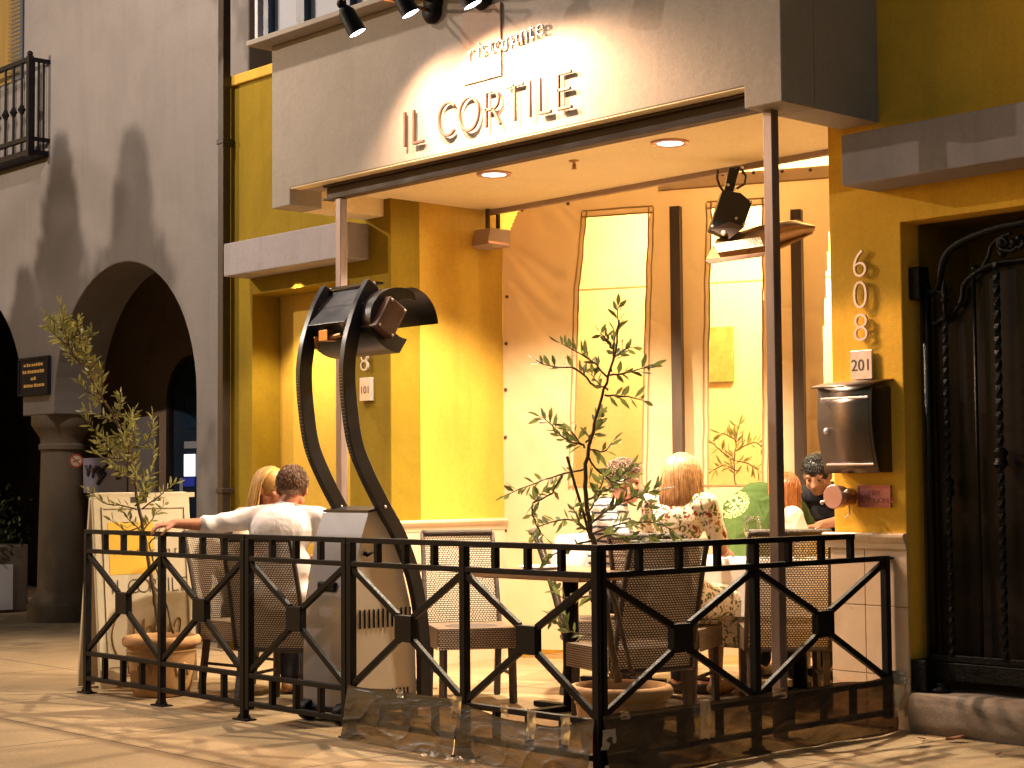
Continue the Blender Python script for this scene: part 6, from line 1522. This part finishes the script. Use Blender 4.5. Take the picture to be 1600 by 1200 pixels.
bo = [[(-6.4, -4.4, 3.2), (-5.9, -3.2, 4.8), (-5.5, -2.0, 5.4), (-5.0, -1.0, 5.5)]]
for k in range(15):
    t = rnd.random(); p = V((-5.9, -3.0, 5.0)).lerp(V((-4.9, -1.0, 5.5)), t); q = p + V((rnd.uniform(-.5, 1.1), rnd.uniform(-.2, .6), rnd.uniform(-.1, .25))); bo.append([p, p.lerp(q, .5) + V((0, 0, rnd.uniform(.0, .12))), q])
street_tree('sparse street tree with bare twigs over the pavement', (-6.6, -4.9, 0), (-6.4, -4.3, 4.4), bo, [((-5.6, -2.6, 5.3), (.4, .4, .25)), ((-4.9, -1.1, 5.55), (.35, .25, .15))], 260, 8)

# ------------------------------------------------------------------ lamps
def lamp(name, kind, loc, power, col, size=.05, aim=None, ang=None, blend=.3):
    ld = bpy.data.lights.new(name, kind); ld.energy = power; ld.color = col
    if kind in ('POINT', 'SPOT'): ld.shadow_soft_size = size
    if kind == 'SPOT': ld.spot_size = math.radians(ang); ld.spot_blend = blend
    if kind == 'AREA': ld.size = size
    o = bpy.data.objects.new(name, ld); COL.objects.link(o); o.location = loc
    if aim is not None: o.rotation_euler = (V(aim) - V(loc)).to_track_quat('-Z', 'Y').to_euler()
    return o
lamp('street_light', 'POINT', LPOS, P_STREET, (1, .83, .68), .11)
lamp('street_light', 'POINT', LPOS2, P_STREET2, (1, .80, .62), .05)
for u, v in ((772, 272), (1047, 223)):
    c = onz(u, v, zc); lamp('downlight', 'SPOT', (c.x, c.y, zc - .02), P_DOWN, (1, .83, .58), .05, (c.x, c.y, 0), 124, .42)
for hd, aim in SPOTS: 
    d = (aim - hd).normalized(); lamp('sign_light', 'SPOT', hd + d * .03, P_SIGN * (1 if (hd - SPOTS[1][0]).length < .01 else .42), (1, .62, .37), .03, aim, 128, .7)
for s, o, p in ((2.0, -.9, P_ROOM * 1.8), (.7, -1.1, P_ROOM * .45), (4.2, -.9, P_ROOM * .8)):
    q = cp(s, 0, o); lamp('dining_room_lamp', 'POINT', (q.x, q.y, 3.3), p, (1, .80, .52), .15)
lamp('niche_light', 'SPOT', (-5.2, 2.02, 2.82), P_NICHE, (1, .76, .45), .04, (-5.2, 2.22, 0), 100, .5)  # spot added under the ledge to brighten the niche, no fixture seen
sun = bpy.data.lights.new('faint_fill_sun', 'SUN'); sun.energy = .02; sun.angle = math.radians(.5); sun.color = (.8, .88, 1)  # very weak sun added as shadow fill, its source is unseen
so = bpy.data.objects.new('faint_fill_sun', sun); COL.objects.link(so); so.rotation_euler = V((1.2, 1.0, -1.0)).to_track_quat('-Z', 'Y').to_euler()
wd_ = bpy.data.worlds.new('World'); S.world = wd_; wd_.use_nodes = True; nt = wd_.node_tree
bg = nt.nodes['Background']; sk = nt.nodes.new('ShaderNodeTexSky'); sk.sky_type = 'NISHITA'; sk.sun_disc = False; sk.sun_elevation = math.radians(3); sk.sun_rotation = math.radians(230)
nt.links.new(sk.outputs[0], bg.inputs['Color']); bg.inputs['Strength'].default_value = W_STR
S.view_settings.view_transform = 'Standard'; S.view_settings.look = 'None'; S.view_settings.exposure = 0; S.view_settings.gamma = 1
S.render.engine = 'CYCLES'; S.cycles.use_denoising = True; S.cycles.max_bounces = 8; S.cycles.transparent_max_bounces = 24; S.cycles.sample_clamp_indirect = 6
